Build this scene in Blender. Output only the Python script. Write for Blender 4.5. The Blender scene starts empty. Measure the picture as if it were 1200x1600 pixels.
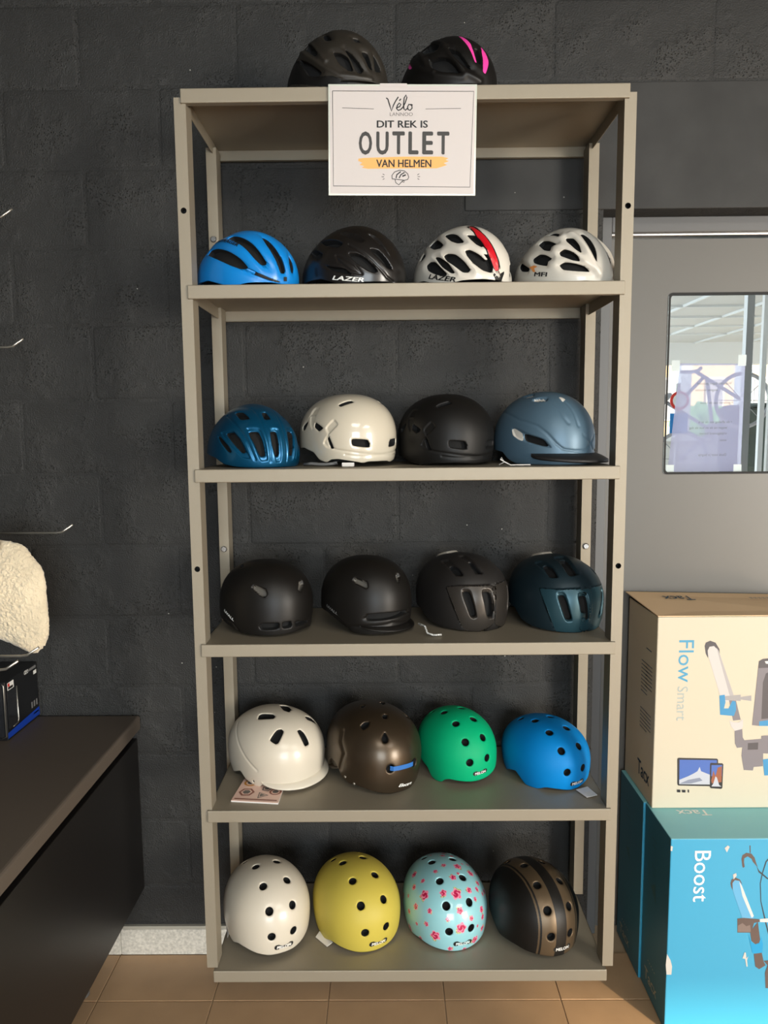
import bpy, bmesh, math, random
import numpy as np
from mathutils import Matrix, Vector
random.seed(7)
rng = np.random.default_rng(11)
SC = bpy.context.scene
COL = SC.collection
# ------------------------------------------------------------------ camera
cam = bpy.data.objects.new('camera', bpy.data.cameras.new('camera')); COL.objects.link(cam); SC.camera = cam
yaw, pitch, roll = -0.0068, -0.1107, -0.0092
F = Vector((math.sin(yaw)*math.cos(pitch), math.cos(yaw)*math.cos(pitch), math.sin(pitch)))
R0 = Vector((math.cos(yaw), -math.sin(yaw), 0)); U0 = R0.cross(F)
R = math.cos(roll)*R0 + math.sin(roll)*U0; U = -math.sin(roll)*R0 + math.cos(roll)*U0
cam.matrix_world = Matrix(((R.x, U.x, -F.x, -0.0431), (R.y, U.y, -F.y, -1.7031), (R.z, U.z, -F.z, 1.5925), (0, 0, 0, 1)))
cam.data.sensor_fit = 'VERTICAL'; cam.data.sensor_height = 36; cam.data.lens = 36*1134.06/1600
cam.data.clip_start = 0.05
# ------------------------------------------------------------------ world, sun, daylight at the windows, exposure
wd = bpy.data.worlds.new('world'); SC.world = wd; wd.use_nodes = True
bg = wd.node_tree.nodes['Background']; bg.inputs[0].default_value = (0.80, 0.90, 1.0, 1); bg.inputs[1].default_value = 2.3
SC.view_settings.view_transform = 'Standard'; SC.view_settings.look = 'None'; SC.view_settings.gamma = 1
SC.view_settings.use_curve_mapping = False; SC.view_settings.exposure = 0.43
SC.cycles.max_bounces = 8; SC.cycles.caustics_reflective = False; SC.cycles.caustics_refractive = False
SC.cycles.sample_clamp_indirect = 4.0
try: SC.cycles.use_denoising = True
except Exception: pass
def lamp(name, kind, energy, color, loc, direction, **k):
    l = bpy.data.lights.new(name, kind); l.energy = energy; l.color = color
    for a, v in k.items(): setattr(l, a, v)
    o = bpy.data.objects.new(name, l); COL.objects.link(o); o.location = loc
    o.rotation_euler = Vector(direction).to_track_quat('-Z', 'Y').to_euler(); return o
lamp('sun', 'SUN', 8.0, (1.0, 0.78, 0.52), (6, -8, 6), (-math.sin(math.radians(35))*math.cos(math.radians(18.4)), math.cos(math.radians(35))*math.cos(math.radians(18.4)), -math.sin(math.radians(18.4))), angle=math.radians(2))
lamp('daylight_right', 'AREA', 430, (1.0, 0.93, 0.82), (5.65, -5.9, 1.4), (-5.3, 6, 0.05), shape='RECTANGLE', size=2.2, size_y=2.3)
lamp('daylight_left', 'AREA', 110, (0.86, 0.95, 1.0), (0.5, -5.9, 1.45), (0, 1, 0), shape='RECTANGLE', size=2.2, size_y=2.2)
# ------------------------------------------------------------------ helpers
def S(r, g, b, a=1):
    f = lambda c: (c/255/12.92 if c/255 <= .04045 else ((c/255+.055)/1.055)**2.4)
    return (f(r), f(g), f(b), a)
def mat(name, col, rough=.5, metal=0, coat=0, coatr=.05, bump=0, bscale=200, bdet=4, spec=.5, sheen=0, var=0, vscale=8, trans=0, emit=None):
    m = bpy.data.materials.new(name); m.use_nodes = True; nt = m.node_tree; p = nt.nodes['Principled BSDF']
    p.inputs['Base Color'].default_value = col; p.inputs['Roughness'].default_value = rough; p.inputs['Metallic'].default_value = metal
    p.inputs['Coat Weight'].default_value = coat; p.inputs['Coat Roughness'].default_value = coatr; p.inputs['Specular IOR Level'].default_value = spec
    p.inputs['Sheen Weight'].default_value = sheen; p.inputs['Transmission Weight'].default_value = trans
    if emit: p.inputs['Emission Color'].default_value = emit[0]; p.inputs['Emission Strength'].default_value = emit[1]
    if bump or var:
        tc = nt.nodes.new('ShaderNodeTexCoord')
    if bump:
        n = nt.nodes.new('ShaderNodeTexNoise'); n.inputs['Scale'].default_value = bscale; n.inputs['Detail'].default_value = bdet
        b = nt.nodes.new('ShaderNodeBump'); b.inputs['Strength'].default_value = bump; b.inputs['Distance'].default_value = .002
        nt.links.new(tc.outputs['Object'], n.inputs['Vector']); nt.links.new(n.outputs['Fac'], b.inputs['Height']); nt.links.new(b.outputs['Normal'], p.inputs['Normal'])
    if var:
        n = nt.nodes.new('ShaderNodeTexNoise'); n.inputs['Scale'].default_value = vscale; n.inputs['Detail'].default_value = 5
        r = nt.nodes.new('ShaderNodeMapRange'); r.inputs[1].default_value = .3; r.inputs[2].default_value = .7; r.inputs[3].default_value = 1-var; r.inputs[4].default_value = 1+var
        x = nt.nodes.new('ShaderNodeMix'); x.data_type = 'RGBA'; x.blend_type = 'MULTIPLY'; x.inputs[0].default_value = 1; x.inputs[6].default_value = col
        nt.links.new(tc.outputs['Object'], n.inputs['Vector']); nt.links.new(n.outputs['Fac'], r.inputs[0]); nt.links.new(r.outputs[0], x.inputs[7]); nt.links.new(x.outputs[2], p.inputs['Base Color'])
    return m
def link(name, me, parent=None, mats=()):
    o = bpy.data.objects.new(name, me); COL.objects.link(o)
    for m in mats: me.materials.append(m)
    if parent is not None: o.parent = parent
    return o
def empty(name, loc=(0, 0, 0)):
    o = bpy.data.objects.new(name, None); COL.objects.link(o); o.location = loc; o.empty_display_size = .05; return o
def tag(o, label, cat, group=None):
    o['label'] = label; o['category'] = cat
    if group: o['group'] = group
    return o
def struct(o): o['kind'] = 'structure'; return o
def mesh(name, verts, faces, smooth=False):
    me = bpy.data.meshes.new(name); me.from_pydata([tuple(v) for v in verts], [], [tuple(f) for f in faces]); me.update()
    if smooth: me.polygons.foreach_set('use_smooth', [True]*len(me.polygons))
    return me
def bx(bm, lo, hi, bev=0, seg=2):
    r = bmesh.ops.create_cube(bm, size=1)
    for v in r['verts']:
        v.co = Vector(((lo[i]+hi[i])/2 + v.co[i]*(hi[i]-lo[i])) for i in range(3))
    if bev:
        es = list({e for v in r['verts'] for e in v.link_edges})
        bmesh.ops.bevel(bm, geom=es, offset=bev, segments=seg, affect='EDGES', profile=.5)
def done(name, bm, parent=None, mats=(), smooth=False):
    me = bpy.data.meshes.new(name); bm.normal_update(); bm.to_mesh(me); bm.free()
    if smooth: me.polygons.foreach_set('use_smooth', [True]*len(me.polygons))
    return link(name, me, parent, mats)
def box(name, lo, hi, m, parent=None, bev=0, seg=2):
    bm = bmesh.new(); bx(bm, lo, hi, bev, seg); return done(name, bm, parent, (m,))
def tube(name, pts, rad, m, parent=None, n=10, cap=True):
    pts = [Vector(p) for p in pts]; vs = []; fs = []; up = Vector((.13, .31, .94))
    for i, p in enumerate(pts):
        t = (pts[min(i+1, len(pts)-1)]-pts[max(i-1, 0)]).normalized()
        a = t.cross(up)
        if a.length < 1e-4: a = t.cross(Vector((1, 0, 0)))
        a.normalize(); b = t.cross(a); r = rad[i] if isinstance(rad, (list, tuple)) else rad
        vs += [p+a*r*math.cos(2*math.pi*k/n)+b*r*math.sin(2*math.pi*k/n) for k in range(n)]
    for i in range(len(pts)-1):
        fs += [(i*n+k, i*n+(k+1) % n, (i+1)*n+(k+1) % n, (i+1)*n+k) for k in range(n)]
    if cap: fs += [tuple(range(n))[::-1], tuple(range((len(pts)-1)*n, len(pts)*n))]
    return link(name, mesh(name, vs, fs, True), parent, (m,))
def cyl(name, c, axis, r, L, m, parent=None, n=20, bev=0):
    axis = Vector(axis).normalized(); c = Vector(c)
    if bev: pts = [c, c+axis*(L-bev), c+axis*L]; rr = [r, r, r-bev]
    else: pts = [c, c+axis*L]; rr = [r, r]
    o = tube(name, pts, rr, m, parent, n); o.data.polygons.foreach_set('use_smooth', [False]*len(o.data.polygons)); return o
_tc = {}
def text2d(body, bold=0.0, shear=0.0):
    """outline of a word as a flat mesh, scaled to cap height 1, baseline at 0, starting at x = 0"""
    k = (body, bold, shear)
    if k in _tc: return _tc[k]
    c = bpy.data.curves.new('word', 'FONT'); c.body = body; c.offset = min(bold, 0); c.shear = shear; c.resolution_u = 3
    o = bpy.data.objects.new('word', c); COL.objects.link(o)
    me = o.to_mesh(); v = np.array([x.co[:2] for x in me.vertices]).reshape(-1, 2); f = [tuple(p.vertices) for p in me.polygons]
    o.to_mesh_clear(); bpy.data.objects.remove(o); bpy.data.curves.remove(c)
    v = v/0.729
    if bold > 0 and len(v):                              # heavier weight: the same letters laid down again a hair apart
        n_ = len(v); sh = [(0, 0), (-bold, 0), (bold, 0), (0, -bold*.6), (0, bold*.6), (-bold*.5, bold*.5), (bold*.5, -bold*.5)]
        f = [tuple(i+k_*n_ for i in q) for k_ in range(len(sh)) for q in f]; v = np.concatenate([v+np.array(a_) for a_ in sh])
    if len(v): v[:, 0] -= v[:, 0].min()
    _tc[k] = (v, f, n_ if bold > 0 else max(len(v), 1)); return _tc[k]
def _stuff(o): o['kind'] = 'stuff'; return o
class Flat:
    """flat print on a plane: o + x*ex + y*ey, one joined mesh with a material slot per colour"""
    def __init__(s, o, ex, ey):
        s.o, s.ex, s.ey = Vector(o), Vector(ex), Vector(ey); s.n = s.ex.cross(s.ey).normalized(); s.v = []; s.f = []; s.mi = []; s.m = []
    def slot(s, m):
        if m not in s.m: s.m.append(m)
        return s.m.index(m)
    def add(s, v2, faces, m, lift=.0005):
        b = len(s.v); s.v += [s.o+s.ex*float(x)+s.ey*float(y)+s.n*lift for x, y in v2]; s.f += [tuple(b+i for i in f) for f in faces]; s.mi += [s.slot(m)]*len(faces)
    def poly(s, pts, m, lift=.0005): s.add(pts, [tuple(range(len(pts)))], m, lift)
    def word(s, body, x, y, h, m, bold=0, width=None, shear=0, centre=False, lift=.0006):
        v, f, n0 = text2d(body, bold, shear); v = v*h
        w = v[:, 0].max()
        if width: v = v*np.array([width/w, 1]); w = width
        v = v+np.array([x-(w/2 if centre else 0), y])
        for k in range(len(v)//n0): s.add(v[k*n0:(k+1)*n0], [tuple(i-k*n0 for i in q) for q in f if k*n0 <= q[0] < (k+1)*n0], m, lift+k*.00005)
    def stroke(s, pts, w, m, lift=.0006):
        P = [Vector(p) for p in pts]; L = []; Rr = []
        for i, p in enumerate(P):
            t = (P[min(i+1, len(P)-1)]-P[max(i-1, 0)]).normalized(); n = Vector((-t.y, t.x)); L.append(p+n*w/2); Rr.append(p-n*w/2)
        k = len(P); s.add(L+Rr, [(i, k+i, k+i+1, i+1) for i in range(k-1)], m, lift)
    def build(s, name, parent):
        me = mesh(name, s.v, s.f); me.polygons.foreach_set('material_index', s.mi); return _stuff(link(name, me, parent, s.m))
# ------------------------------------------------------------------ materials
def wall_paint(name, col, bump, spec=.35):
    m = bpy.data.materials.new(name); m.use_nodes = True; nt = m.node_tree; N = nt.nodes.new; L = nt.links.new
    p = nt.nodes['Principled BSDF']; p.inputs['Roughness'].default_value = .62; p.inputs['Specular IOR Level'].default_value = spec
    tc = N('ShaderNodeTexCoord'); oi = N('ShaderNodeObjectInfo'); ad = N('ShaderNodeVectorMath'); ad.operation = 'ADD'
    sc = N('ShaderNodeVectorMath'); sc.operation = 'SCALE'; sc.inputs['Scale'].default_value = 13
    cx = N('ShaderNodeCombineXYZ'); L(oi.outputs['Random'], cx.inputs[0]); L(oi.outputs['Random'], cx.inputs[2]); L(cx.outputs[0], sc.inputs[0])
    L(tc.outputs['Object'], ad.inputs[0]); L(sc.outputs[0], ad.inputs[1])
    n1 = N('ShaderNodeTexNoise'); n1.inputs['Scale'].default_value = 260; n1.inputs['Detail'].default_value = 3
    n2 = N('ShaderNodeTexNoise'); n2.inputs['Scale'].default_value = 9; n2.inputs['Detail'].default_value = 6
    vo = N('ShaderNodeTexVoronoi'); vo.inputs['Scale'].default_value = 150
    for n in (n1, n2, vo): L(ad.outputs[0], n.inputs['Vector'])
    pit = N('ShaderNodeMapRange'); pit.inputs[1].default_value = .12; pit.inputs[2].default_value = .34; L(vo.outputs['Distance'], pit.inputs[0])
    gate = N('ShaderNodeMapRange'); gate.inputs[1].default_value = .48; gate.inputs[2].default_value = .62; L(n2.outputs['Fac'], gate.inputs[0])
    mx = N('ShaderNodeMath'); mx.operation = 'MULTIPLY_ADD'; L(pit.outputs[0], mx.inputs[0]); L(gate.outputs[0], mx.inputs[1]); mx.inputs[2].default_value = 0
    h = N('ShaderNodeMath'); h.operation = 'MULTIPLY_ADD'; h.inputs[1].default_value = .8; L(n1.outputs['Fac'], h.inputs[0]); L(mx.outputs[0], h.inputs[2])
    b = N('ShaderNodeBump'); b.inputs['Strength'].default_value = bump; b.inputs['Distance'].default_value = .003
    L(h.outputs[0], b.inputs['Height']); L(b.outputs[0], p.inputs['Normal'])
    # chipped specks of bare concrete
    v2 = N('ShaderNodeTexVoronoi'); v2.inputs['Scale'].default_value = 30; L(ad.outputs[0], v2.inputs['Vector'])
    lt = N('ShaderNodeMath'); lt.operation = 'LESS_THAN'; lt.inputs[1].default_value = .055; L(v2.outputs['Distance'], lt.inputs[0])
    sx = N('ShaderNodeSeparateColor'); L(v2.outputs['Color'], sx.inputs[0]); g2 = N('ShaderNodeMath'); g2.operation = 'GREATER_THAN'; g2.inputs[1].default_value = .955; L(sx.outputs[0], g2.inputs[0])
    an = N('ShaderNodeMath'); an.operation = 'MULTIPLY'; L(lt.outputs[0], an.inputs[0]); L(g2.outputs[0], an.inputs[1])
    vr = N('ShaderNodeMapRange'); vr.inputs[1].default_value = .3; vr.inputs[2].default_value = .7; vr.inputs[3].default_value = .82; vr.inputs[4].default_value = 1.2; L(n2.outputs['Fac'], vr.inputs[0])
    mu = N('ShaderNodeMix'); mu.data_type = 'RGBA'; mu.blend_type = 'MULTIPLY'; mu.inputs[0].default_value = 1; mu.inputs[6].default_value = col; L(vr.outputs[0], mu.inputs[7])
    m2 = N('ShaderNodeMix'); m2.data_type = 'RGBA'; L(an.outputs[0], m2.inputs[0]); L(mu.outputs[2], m2.inputs[6]); m2.inputs[7].default_value = S(170, 168, 160); L(m2.outputs[2], p.inputs['Base Color'])
    return m
WALL = wall_paint('black_block_paint', S(48, 48, 47), .95)
SMOOTHWALL = wall_paint('smooth_black_paint', S(50, 50, 49), .10)
RACK = mat('grey_powder_coat', S(151, 142, 125), .5, .25, bump=.12, bscale=900)
STEELDOOR = mat('grey_door_paint', S(93, 91, 87), .42, .1, bump=.03, bscale=500)
FRAMEGREY = mat('grey_frame_paint', S(92, 92, 92), .45, .1)
DARKGAP = mat('rubber_and_shade_black', S(16, 16, 16), .7)
CHROME = mat('zinc_and_light_line', S(205, 205, 205), .25, .95)
WIRE = mat('bright_wire', S(200, 196, 186), .3, .9)
TILE = mat('beige_floor_tile', S(180, 147, 112), .42, bump=.05, bscale=300, var=.07, vscale=9)
GROUT = mat('grey_grout', S(178, 154, 124), .8)
PLINTH = mat('speckled_plinth_tile', S(200, 196, 186), .5, var=.22, vscale=140)
PLINTHTOP = mat('plinth_ledge', S(168, 164, 152), .5)
CEIL = mat('dark_ceiling', S(52, 50, 48), .9)
SIDEWALL = mat('grey_side_wall', S(92, 88, 82), .85)
DESKTOP = mat('dark_worktop', S(92, 83, 74), .5, bump=.06, bscale=700)
DESKBLACK = mat('black_satin_panel', S(26, 24, 23), .38)
PAPER = mat('white_paper', S(205, 198, 195), .55)
POUCH = mat('laminate_edge', S(205, 210, 200), .2, coat=.6)
INK = mat('black_print', S(28, 28, 28), .5); INK2 = mat('charcoal_print', S(58, 56, 54), .5)
ORANGE = mat('orange_brush_print', S(240, 178, 104), .6)
WHITEP = mat('white_print', S(240, 240, 236), .5); GREYP = mat('grey_print', S(120, 120, 120), .5); ORP = mat('orange_print', S(235, 150, 80), .5)
PRINT = {'black_print': INK, 'white_print': WHITEP, 'grey_print': GREYP, 'orange_print': ORP}
FOAM = mat('black_foam', S(9, 9, 9), .9, bump=.2, bscale=250); HOLE = mat('vent_black', S(7, 7, 7), .85)
WEB = mat('black_webbing', S(24, 24, 25), .7, bump=.3, bscale=900)

HELMETS = {
 'a1': {'dome': [0.1214, 0.1349, 0.0954, 0.1672, 0.0334, 0.1337, 0.1285, 2.0, 1.92], 'M': [[0.8946, 0.4469, 0.0], [-0.4469, 0.8946, 0.0], [0.0, 0.0, 1.0]], 'T': [-0.1529, 0.115, 2.354], 'rim': [], 'feat': [('h', 'M', [(-139.6, 36.3), (-127.9, 37.2), (-91.4, 58.4), (-98.0, 59.2), (-120.9, 46.6), (-142.7, 40.0)]), ('h', 'M', [(-148.8, 51.3), (-103.1, 71.2), (-83.7, 85.6), (-89.5, 89.2), (-107.5, 82.8), (-115.8, 72.3)]), ('h', 'M', [(-117.2, 20.9), (-101.9, 20.5), (-71.7, 39.6), (-85.0, 37.6)]), ('h', 'M', [(-68.8, 59.5), (-58.9, 62.7), (-48.2, 71.0), (-41.9, 87.3), (-47.5, 85.6), (-59.2, 76.3)]), ('h', 'M', [(-52.7, 55.9), (-42.5, 67.1), (-29.6, 86.1), (-34.0, 88.5), (-38.2, 87.1), (-45.3, 68.4)]), ('h', 'M', [(-29.5, 62.5), (-21.1, 63.3), (-18.9, 82.9), (-22.1, 80.7)]), ('h', 'S', [(-11.8, 60.9), (-3.5, 80.2), (-14.6, 83.5)]), ('h', 'S', [(-35.6, 40.7), (-26.2, 42.3), (-25.6, 47.5), (-33.4, 45.9)]), ('g', 'M', [(-138.2, 34.9), (-121.8, 38.5), (-92.6, 57.4), (-78.5, 71.0)], 0.006, -0.004), ('g', 'M', [(-145.4, 45.2), (-112.7, 58.8), (-84.7, 76.9), (-59.4, 92.7), (-21.3, 94.1)], 0.006, -0.003), ('m', 'M', [(-159.0, 82.7), (-154.5, 66.9), (-148.8, 51.3), (-109.7, 79.4), (-86.2, 90.6), (-65.0, 93.6), (-46.3, 100.0), (-54.1, 113.0)], 1)]},
 'a2': {'dome': [0.1178, 0.1308, 0.0925, 0.1467, 0.0293, 0.1173, 0.1127, 2.0, 1.92], 'M': [[0.8015, 0.5979, 0.0], [-0.5979, 0.8015, 0.0], [0.0, 0.0, 1.0]], 'T': [0.1067, 0.11, 2.3539], 'rim': [], 'feat': [('h', 'M', [(-95.0, 59.7), (-65.3, 65.3), (-53.5, 75.7), (-40.6, 92.1), (-64.8, 86.3), (-82.4, 77.7)]), ('h', 'M', [(-51.1, 53.2), (-44.3, 61.8), (-38.3, 76.1), (-42.4, 70.0)]), ('h', 'S', [(-20.2, 56.2), (-15.4, 57.1), (-15.5, 66.1), (-17.5, 78.8), (-20.4, 75.4)]), ('h', 'M', [(-134.3, 37.2), (-120.0, 26.9), (-76.0, 41.5), (-84.0, 49.1), (-107.3, 45.6)]), ('h', 'M', [(-61.1, 49.5), (-52.8, 54.7), (-42.1, 67.0), (-33.0, 83.5), (-29.4, 87.0), (-36.8, 82.8), (-50.5, 68.8)]), ('g', 'M', [(-140.8, 45.8), (-143.6, 49.4), (-105.9, 72.1), (-77.0, 87.8), (-40.6, 95.0)], 0.008, -0.004), ('g', 'M', [(-136.0, 39.3), (-115.7, 50.2), (-92.4, 70.1), (-78.8, 81.6)], 0.006, -0.004), ('g', 'M', [(-115.3, 25.1), (-66.8, 46.7), (-50.6, 71.8), (-39.4, 90.3), (-19.8, 98.1)], 0.007, -0.004), ('m', 'S', [(-33.6, 21.6), (-25.7, 31.5), (-23.8, 49.6), (-23.8, 65.9), (-21.9, 80.7), (-25.1, 79.9), (-29.4, 59.6), (-33.1, 42.4)], 1), ('m', 'S', [(-4.8, 49.4), (-3.5, 59.1), (-5.0, 72.8), (-8.4, 80.2), (-13.3, 90.8), (-17.0, 88.2), (-13.8, 75.4), (-10.8, 61.7)], 1), ('m', 'M', [(-147.2, 56.9), (-145.2, 52.4), (-122.1, 66.3), (-129.9, 65.7)], 1)]},
 'b1': {'dome': [0.1295, 0.1439, 0.1017, 0.1466, 0.0293, 0.1172, 0.1127, 2.0, 1.92], 'M': [[0.8698, 0.4935, 0.0], [-0.4935, 0.8698, 0.0], [0.0, 0.0, 1.0]], 'T': [-0.3787, 0.12, 1.929], 'rim': [], 'feat': [('h', 'M', [(-134.0, 31.0), (-124.2, 22.3), (-65.3, 34.7), (-45.3, 51.7), (-35.9, 67.0), (-26.6, 83.6), (-27.3, 86.0), (-33.0, 85.0), (-41.7, 75.0), (-54.7, 56.7), (-79.5, 39.6)]), ('h', 'S', [(6.1, 64.7), (8.2, 70.8), (6.7, 81.3), (3.3, 87.0), (0.5, 85.9), (0.6, 76.8)]), ('g', 'M', [(-54.7, 88.4), (-42.6, 95.8), (-27.3, 100.0)], 0.006, 0.002), ('h', 'S', [(-26.2, 32.5), (-18.0, 42.1), (-13.8, 60.6), (-10.9, 75.2), (-8.5, 88.5), (-9.3, 91.3), (-14.0, 91.4), (-16.3, 81.7), (-20.5, 67.0), (-24.1, 53.0)]), ('h', 'M', [(-146.1, 56.5), (-144.6, 51.9), (-116.5, 50.5), (-81.2, 60.3), (-60.0, 73.5), (-43.6, 88.7), (-44.8, 89.9), (-56.0, 88.4), (-74.8, 79.6), (-106.6, 65.7), (-147.3, 59.4)]), ('m', 'M', [(-49.6, 88.0), (-43.6, 89.3), (-28.7, 95.6), (-14.1, 98.4), (-15.2, 100.2), (-30.9, 98.0), (-52.2, 90.4)], 1), ('t', 'BONTRAGER', [(-141.7, 43.8), (-67.0, 55.4)], 0.009, 'black_print'), ('k', [(-12.2, 93.3), (-8.2, 92.8), (-7.8, 97.0), (-11.9, 97.6)], 'black_print')]},
 'b2': {'dome': [0.1261, 0.1402, 0.099, 0.1553, 0.0311, 0.1242, 0.1194, 2.0, 1.92], 'M': [[0.9017, 0.4324, 0.0], [-0.4324, 0.9017, 0.0], [0.0, 0.0, 1.0]], 'T': [-0.119, 0.12, 1.929], 'rim': [], 'feat': [('h', 'M', [(-153.3, 45.3), (-124.8, 42.5), (-96.3, 44.4), (-81.6, 51.2), (-89.6, 56.6), (-114.8, 52.1)]), ('p', 'M', [(-104.8, 31.3), (-79.0, 31.9), (-58.2, 39.9), (-46.1, 51.4), (-55.9, 53.6), (-73.8, 42.6)], 0.01), ('h', 'M', [(-74.6, 65.3), (-59.6, 67.7), (-49.0, 74.9), (-34.7, 90.1), (-37.2, 93.2), (-45.8, 90.5), (-62.6, 79.4)]), ('h', 'M', [(-43.7, 62.6), (-32.9, 64.6), (-23.4, 77.5), (-16.4, 88.5), (-24.5, 85.9), (-35.8, 72.7)]), ('p', 'S', [(-41.2, 36.4), (-28.4, 45.3), (-23.6, 55.7), (-17.6, 77.0), (-22.6, 68.6), (-31.9, 52.4)], 0.008), ('h', 'M', [(-156.9, 59.0), (-138.8, 56.2), (-114.8, 64.3), (-122.9, 70.7), (-140.1, 66.6)]), ('h', 'M', [(-111.0, 78.9), (-92.9, 83.7), (-77.0, 86.6), (-64.2, 96.7), (-80.1, 91.9), (-98.0, 86.0)]), ('g', 'M', [(-91.0, 68.0), (-80.6, 70.6), (-62.6, 83.5), (-54.8, 94.3), (-68.3, 91.3), (-85.0, 77.4), (-91.0, 68.0)], 0.003, 0.0022), ('g', 'M', [(-72.3, 54.0), (-53.9, 67.6), (-37.0, 84.2), (-24.4, 96.2), (-15.3, 100.6)], 0.003, 0.0025), ('t', 'LAZER', [(-96.0, 99.3), (-52.0, 103.8)], 0.0094, 'white_print')]},
 'b3': {'dome': [0.1276, 0.1418, 0.1002, 0.1523, 0.0305, 0.1218, 0.1171, 2.0, 1.92], 'M': [[0.6711, 0.7413, 0.0], [-0.7413, 0.6711, 0.0], [0.0, 0.0, 1.0]], 'T': [0.1435, 0.12, 1.9289], 'rim': [], 'feat': [('h', 'M', [(-105.8, 29.1), (-81.4, 30.3), (-64.6, 35.9), (-45.9, 54.4), (-57.0, 52.8), (-69.2, 46.6), (-82.8, 38.1)]), ('h', 'M', [(-141.8, 46.3), (-138.9, 39.3), (-127.4, 36.7), (-84.6, 50.2), (-89.4, 54.2), (-105.2, 53.5)]), ('h', 'M', [(-146.3, 61.5), (-144.7, 55.8), (-145.0, 55.2), (-122.8, 61.7), (-132.6, 66.9), (-147.4, 64.9)]), ('h', 'M', [(-112.3, 75.8), (-104.6, 72.7), (-92.8, 74.7), (-69.9, 94.2), (-73.1, 95.6), (-91.1, 90.5), (-107.0, 82.3)]), ('h', 'M', [(-96.5, 66.0), (-88.2, 68.2), (-70.1, 80.0), (-58.7, 94.1), (-63.7, 93.0), (-78.3, 82.8)]), ('h', 'M', [(-78.7, 67.0), (-71.8, 66.1), (-60.1, 69.8), (-48.7, 80.5), (-39.1, 91.8), (-41.2, 94.1), (-48.6, 93.1), (-60.9, 82.8), (-72.2, 74.7)]), ('h', 'M', [(-46.7, 65.8), (-40.7, 66.1), (-30.1, 74.2), (-23.7, 81.2), (-19.1, 80.6), (-23.8, 73.5), (-19.9, 74.6), (-16.2, 84.5), (-13.9, 92.1), (-15.5, 94.9), (-26.2, 91.5), (-36.5, 83.0), (-43.5, 73.3)]), ('h', 'M', [(-42.6, 41.0), (-31.7, 44.1), (-25.7, 50.8), (-21.2, 62.5), (-24.9, 63.8), (-30.7, 59.4), (-37.1, 50.1)]), ('m', 'S', [(-46.8, 21.7), (-11.0, 16.8), (-16.2, 39.4), (-12.7, 57.1), (-9.6, 72.4), (-6.1, 84.9), (-5.6, 94.5), (-9.0, 97.6), (-13.8, 93.1), (-17.7, 81.2), (-22.7, 66.0), (-28.4, 49.5)], 2), ('m', 'S', [(-37.5, 22.7), (-21.8, 23.1), (-18.3, 39.4), (-14.3, 57.2), (-11.1, 72.5), (-7.8, 85.1), (-7.1, 94.7), (-9.5, 97.0), (-12.5, 93.0), (-16.5, 81.1), (-21.1, 64.7), (-27.5, 46.7)], 1), ('m', 'S', [(-16.7, 92.2), (-13.1, 94.1), (-9.4, 97.7), (-5.7, 94.0), (0.4, 90.6), (-3.4, 101.7), (-2.7, 106.0), (-9.4, 106.7), (-11.4, 101.5)], 2), ('t', 'LAZER', [(-102.5, 94.8), (-58.3, 104.4)], 0.0107, 'black_print')]},
 'b4': {'dome': [0.1277, 0.1419, 0.1003, 0.1539, 0.0308, 0.1231, 0.1183, 2.0, 1.92], 'M': [[0.5972, 0.8021, 0.0], [-0.8021, 0.5972, 0.0], [0.0, 0.0, 1.0]], 'T': [0.3972, 0.155, 1.929], 'rim': [], 'feat': [('h', 'M', [(-144.0, 46.2), (-142.4, 42.3), (-140.0, 36.2), (-141.7, 39.8), (-143.2, 43.2)]), ('h', 'M', [(-113.1, 40.3), (-108.1, 34.5), (-87.2, 38.3), (-62.9, 49.1), (-74.1, 49.6), (-73.7, 57.0), (-86.1, 52.8)]), ('h', 'M', [(-145.8, 51.1), (-136.9, 48.2), (-146.5, 52.1), (-142.7, 57.4)]), ('h', 'M', [(-106.2, 63.3), (-94.1, 59.2), (-81.5, 62.4), (-68.0, 70.0), (-75.1, 72.0), (-75.1, 78.5), (-88.3, 73.8), (-101.4, 68.6)]), ('h', 'M', [(-150.2, 67.7), (-141.7, 65.4), (-109.0, 76.8), (-110.5, 80.1), (-127.7, 76.7)]), ('h', 'M', [(-129.5, 23.4), (-108.0, 18.7), (-65.4, 27.6), (-65.3, 33.4), (-97.8, 23.5)]), ('h', 'M', [(-48.5, 41.0), (-37.6, 45.6), (-31.2, 59.1), (-29.0, 69.6), (-35.7, 62.2), (-46.9, 47.3)]), ('h', 'M', [(-57.2, 63.1), (-50.7, 61.9), (-42.5, 66.2), (-35.3, 72.9), (-31.6, 79.7), (-40.3, 76.2), (-55.4, 67.9)]), ('h', 'M', [(-56.9, 81.0), (-50.3, 78.6), (-38.0, 82.2), (-26.6, 86.6), (-19.0, 92.3), (-35.7, 89.7), (-51.5, 87.0)]), ('h', 'M', [(-20.9, 37.9), (-13.0, 35.2), (-10.1, 46.4), (-10.2, 60.5), (-11.1, 72.9), (-12.1, 83.1), (-14.1, 77.9), (-17.4, 63.5), (-19.7, 50.3)]), ('g', 'M', [(-63.9, 53.6), (-45.1, 64.2), (-28.6, 78.7), (-12.1, 93.7)], 0.008, -0.004), ('g', 'M', [(-39.3, 36.3), (-27.9, 56.4), (-19.8, 74.2), (-11.5, 93.6)], 0.008, -0.004), ('t', 'MFI', [(-94.6, 89.8), (-73.1, 93.6)], 0.0099, 'black_print'), ('k', [(-105.8, 75.9), (-96.2, 74.9), (-89.6, 77.6), (-95.3, 79.2), (-92.6, 84.0), (-96.6, 84.0), (-100.4, 79.7)], 'orange_print')]},
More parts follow.
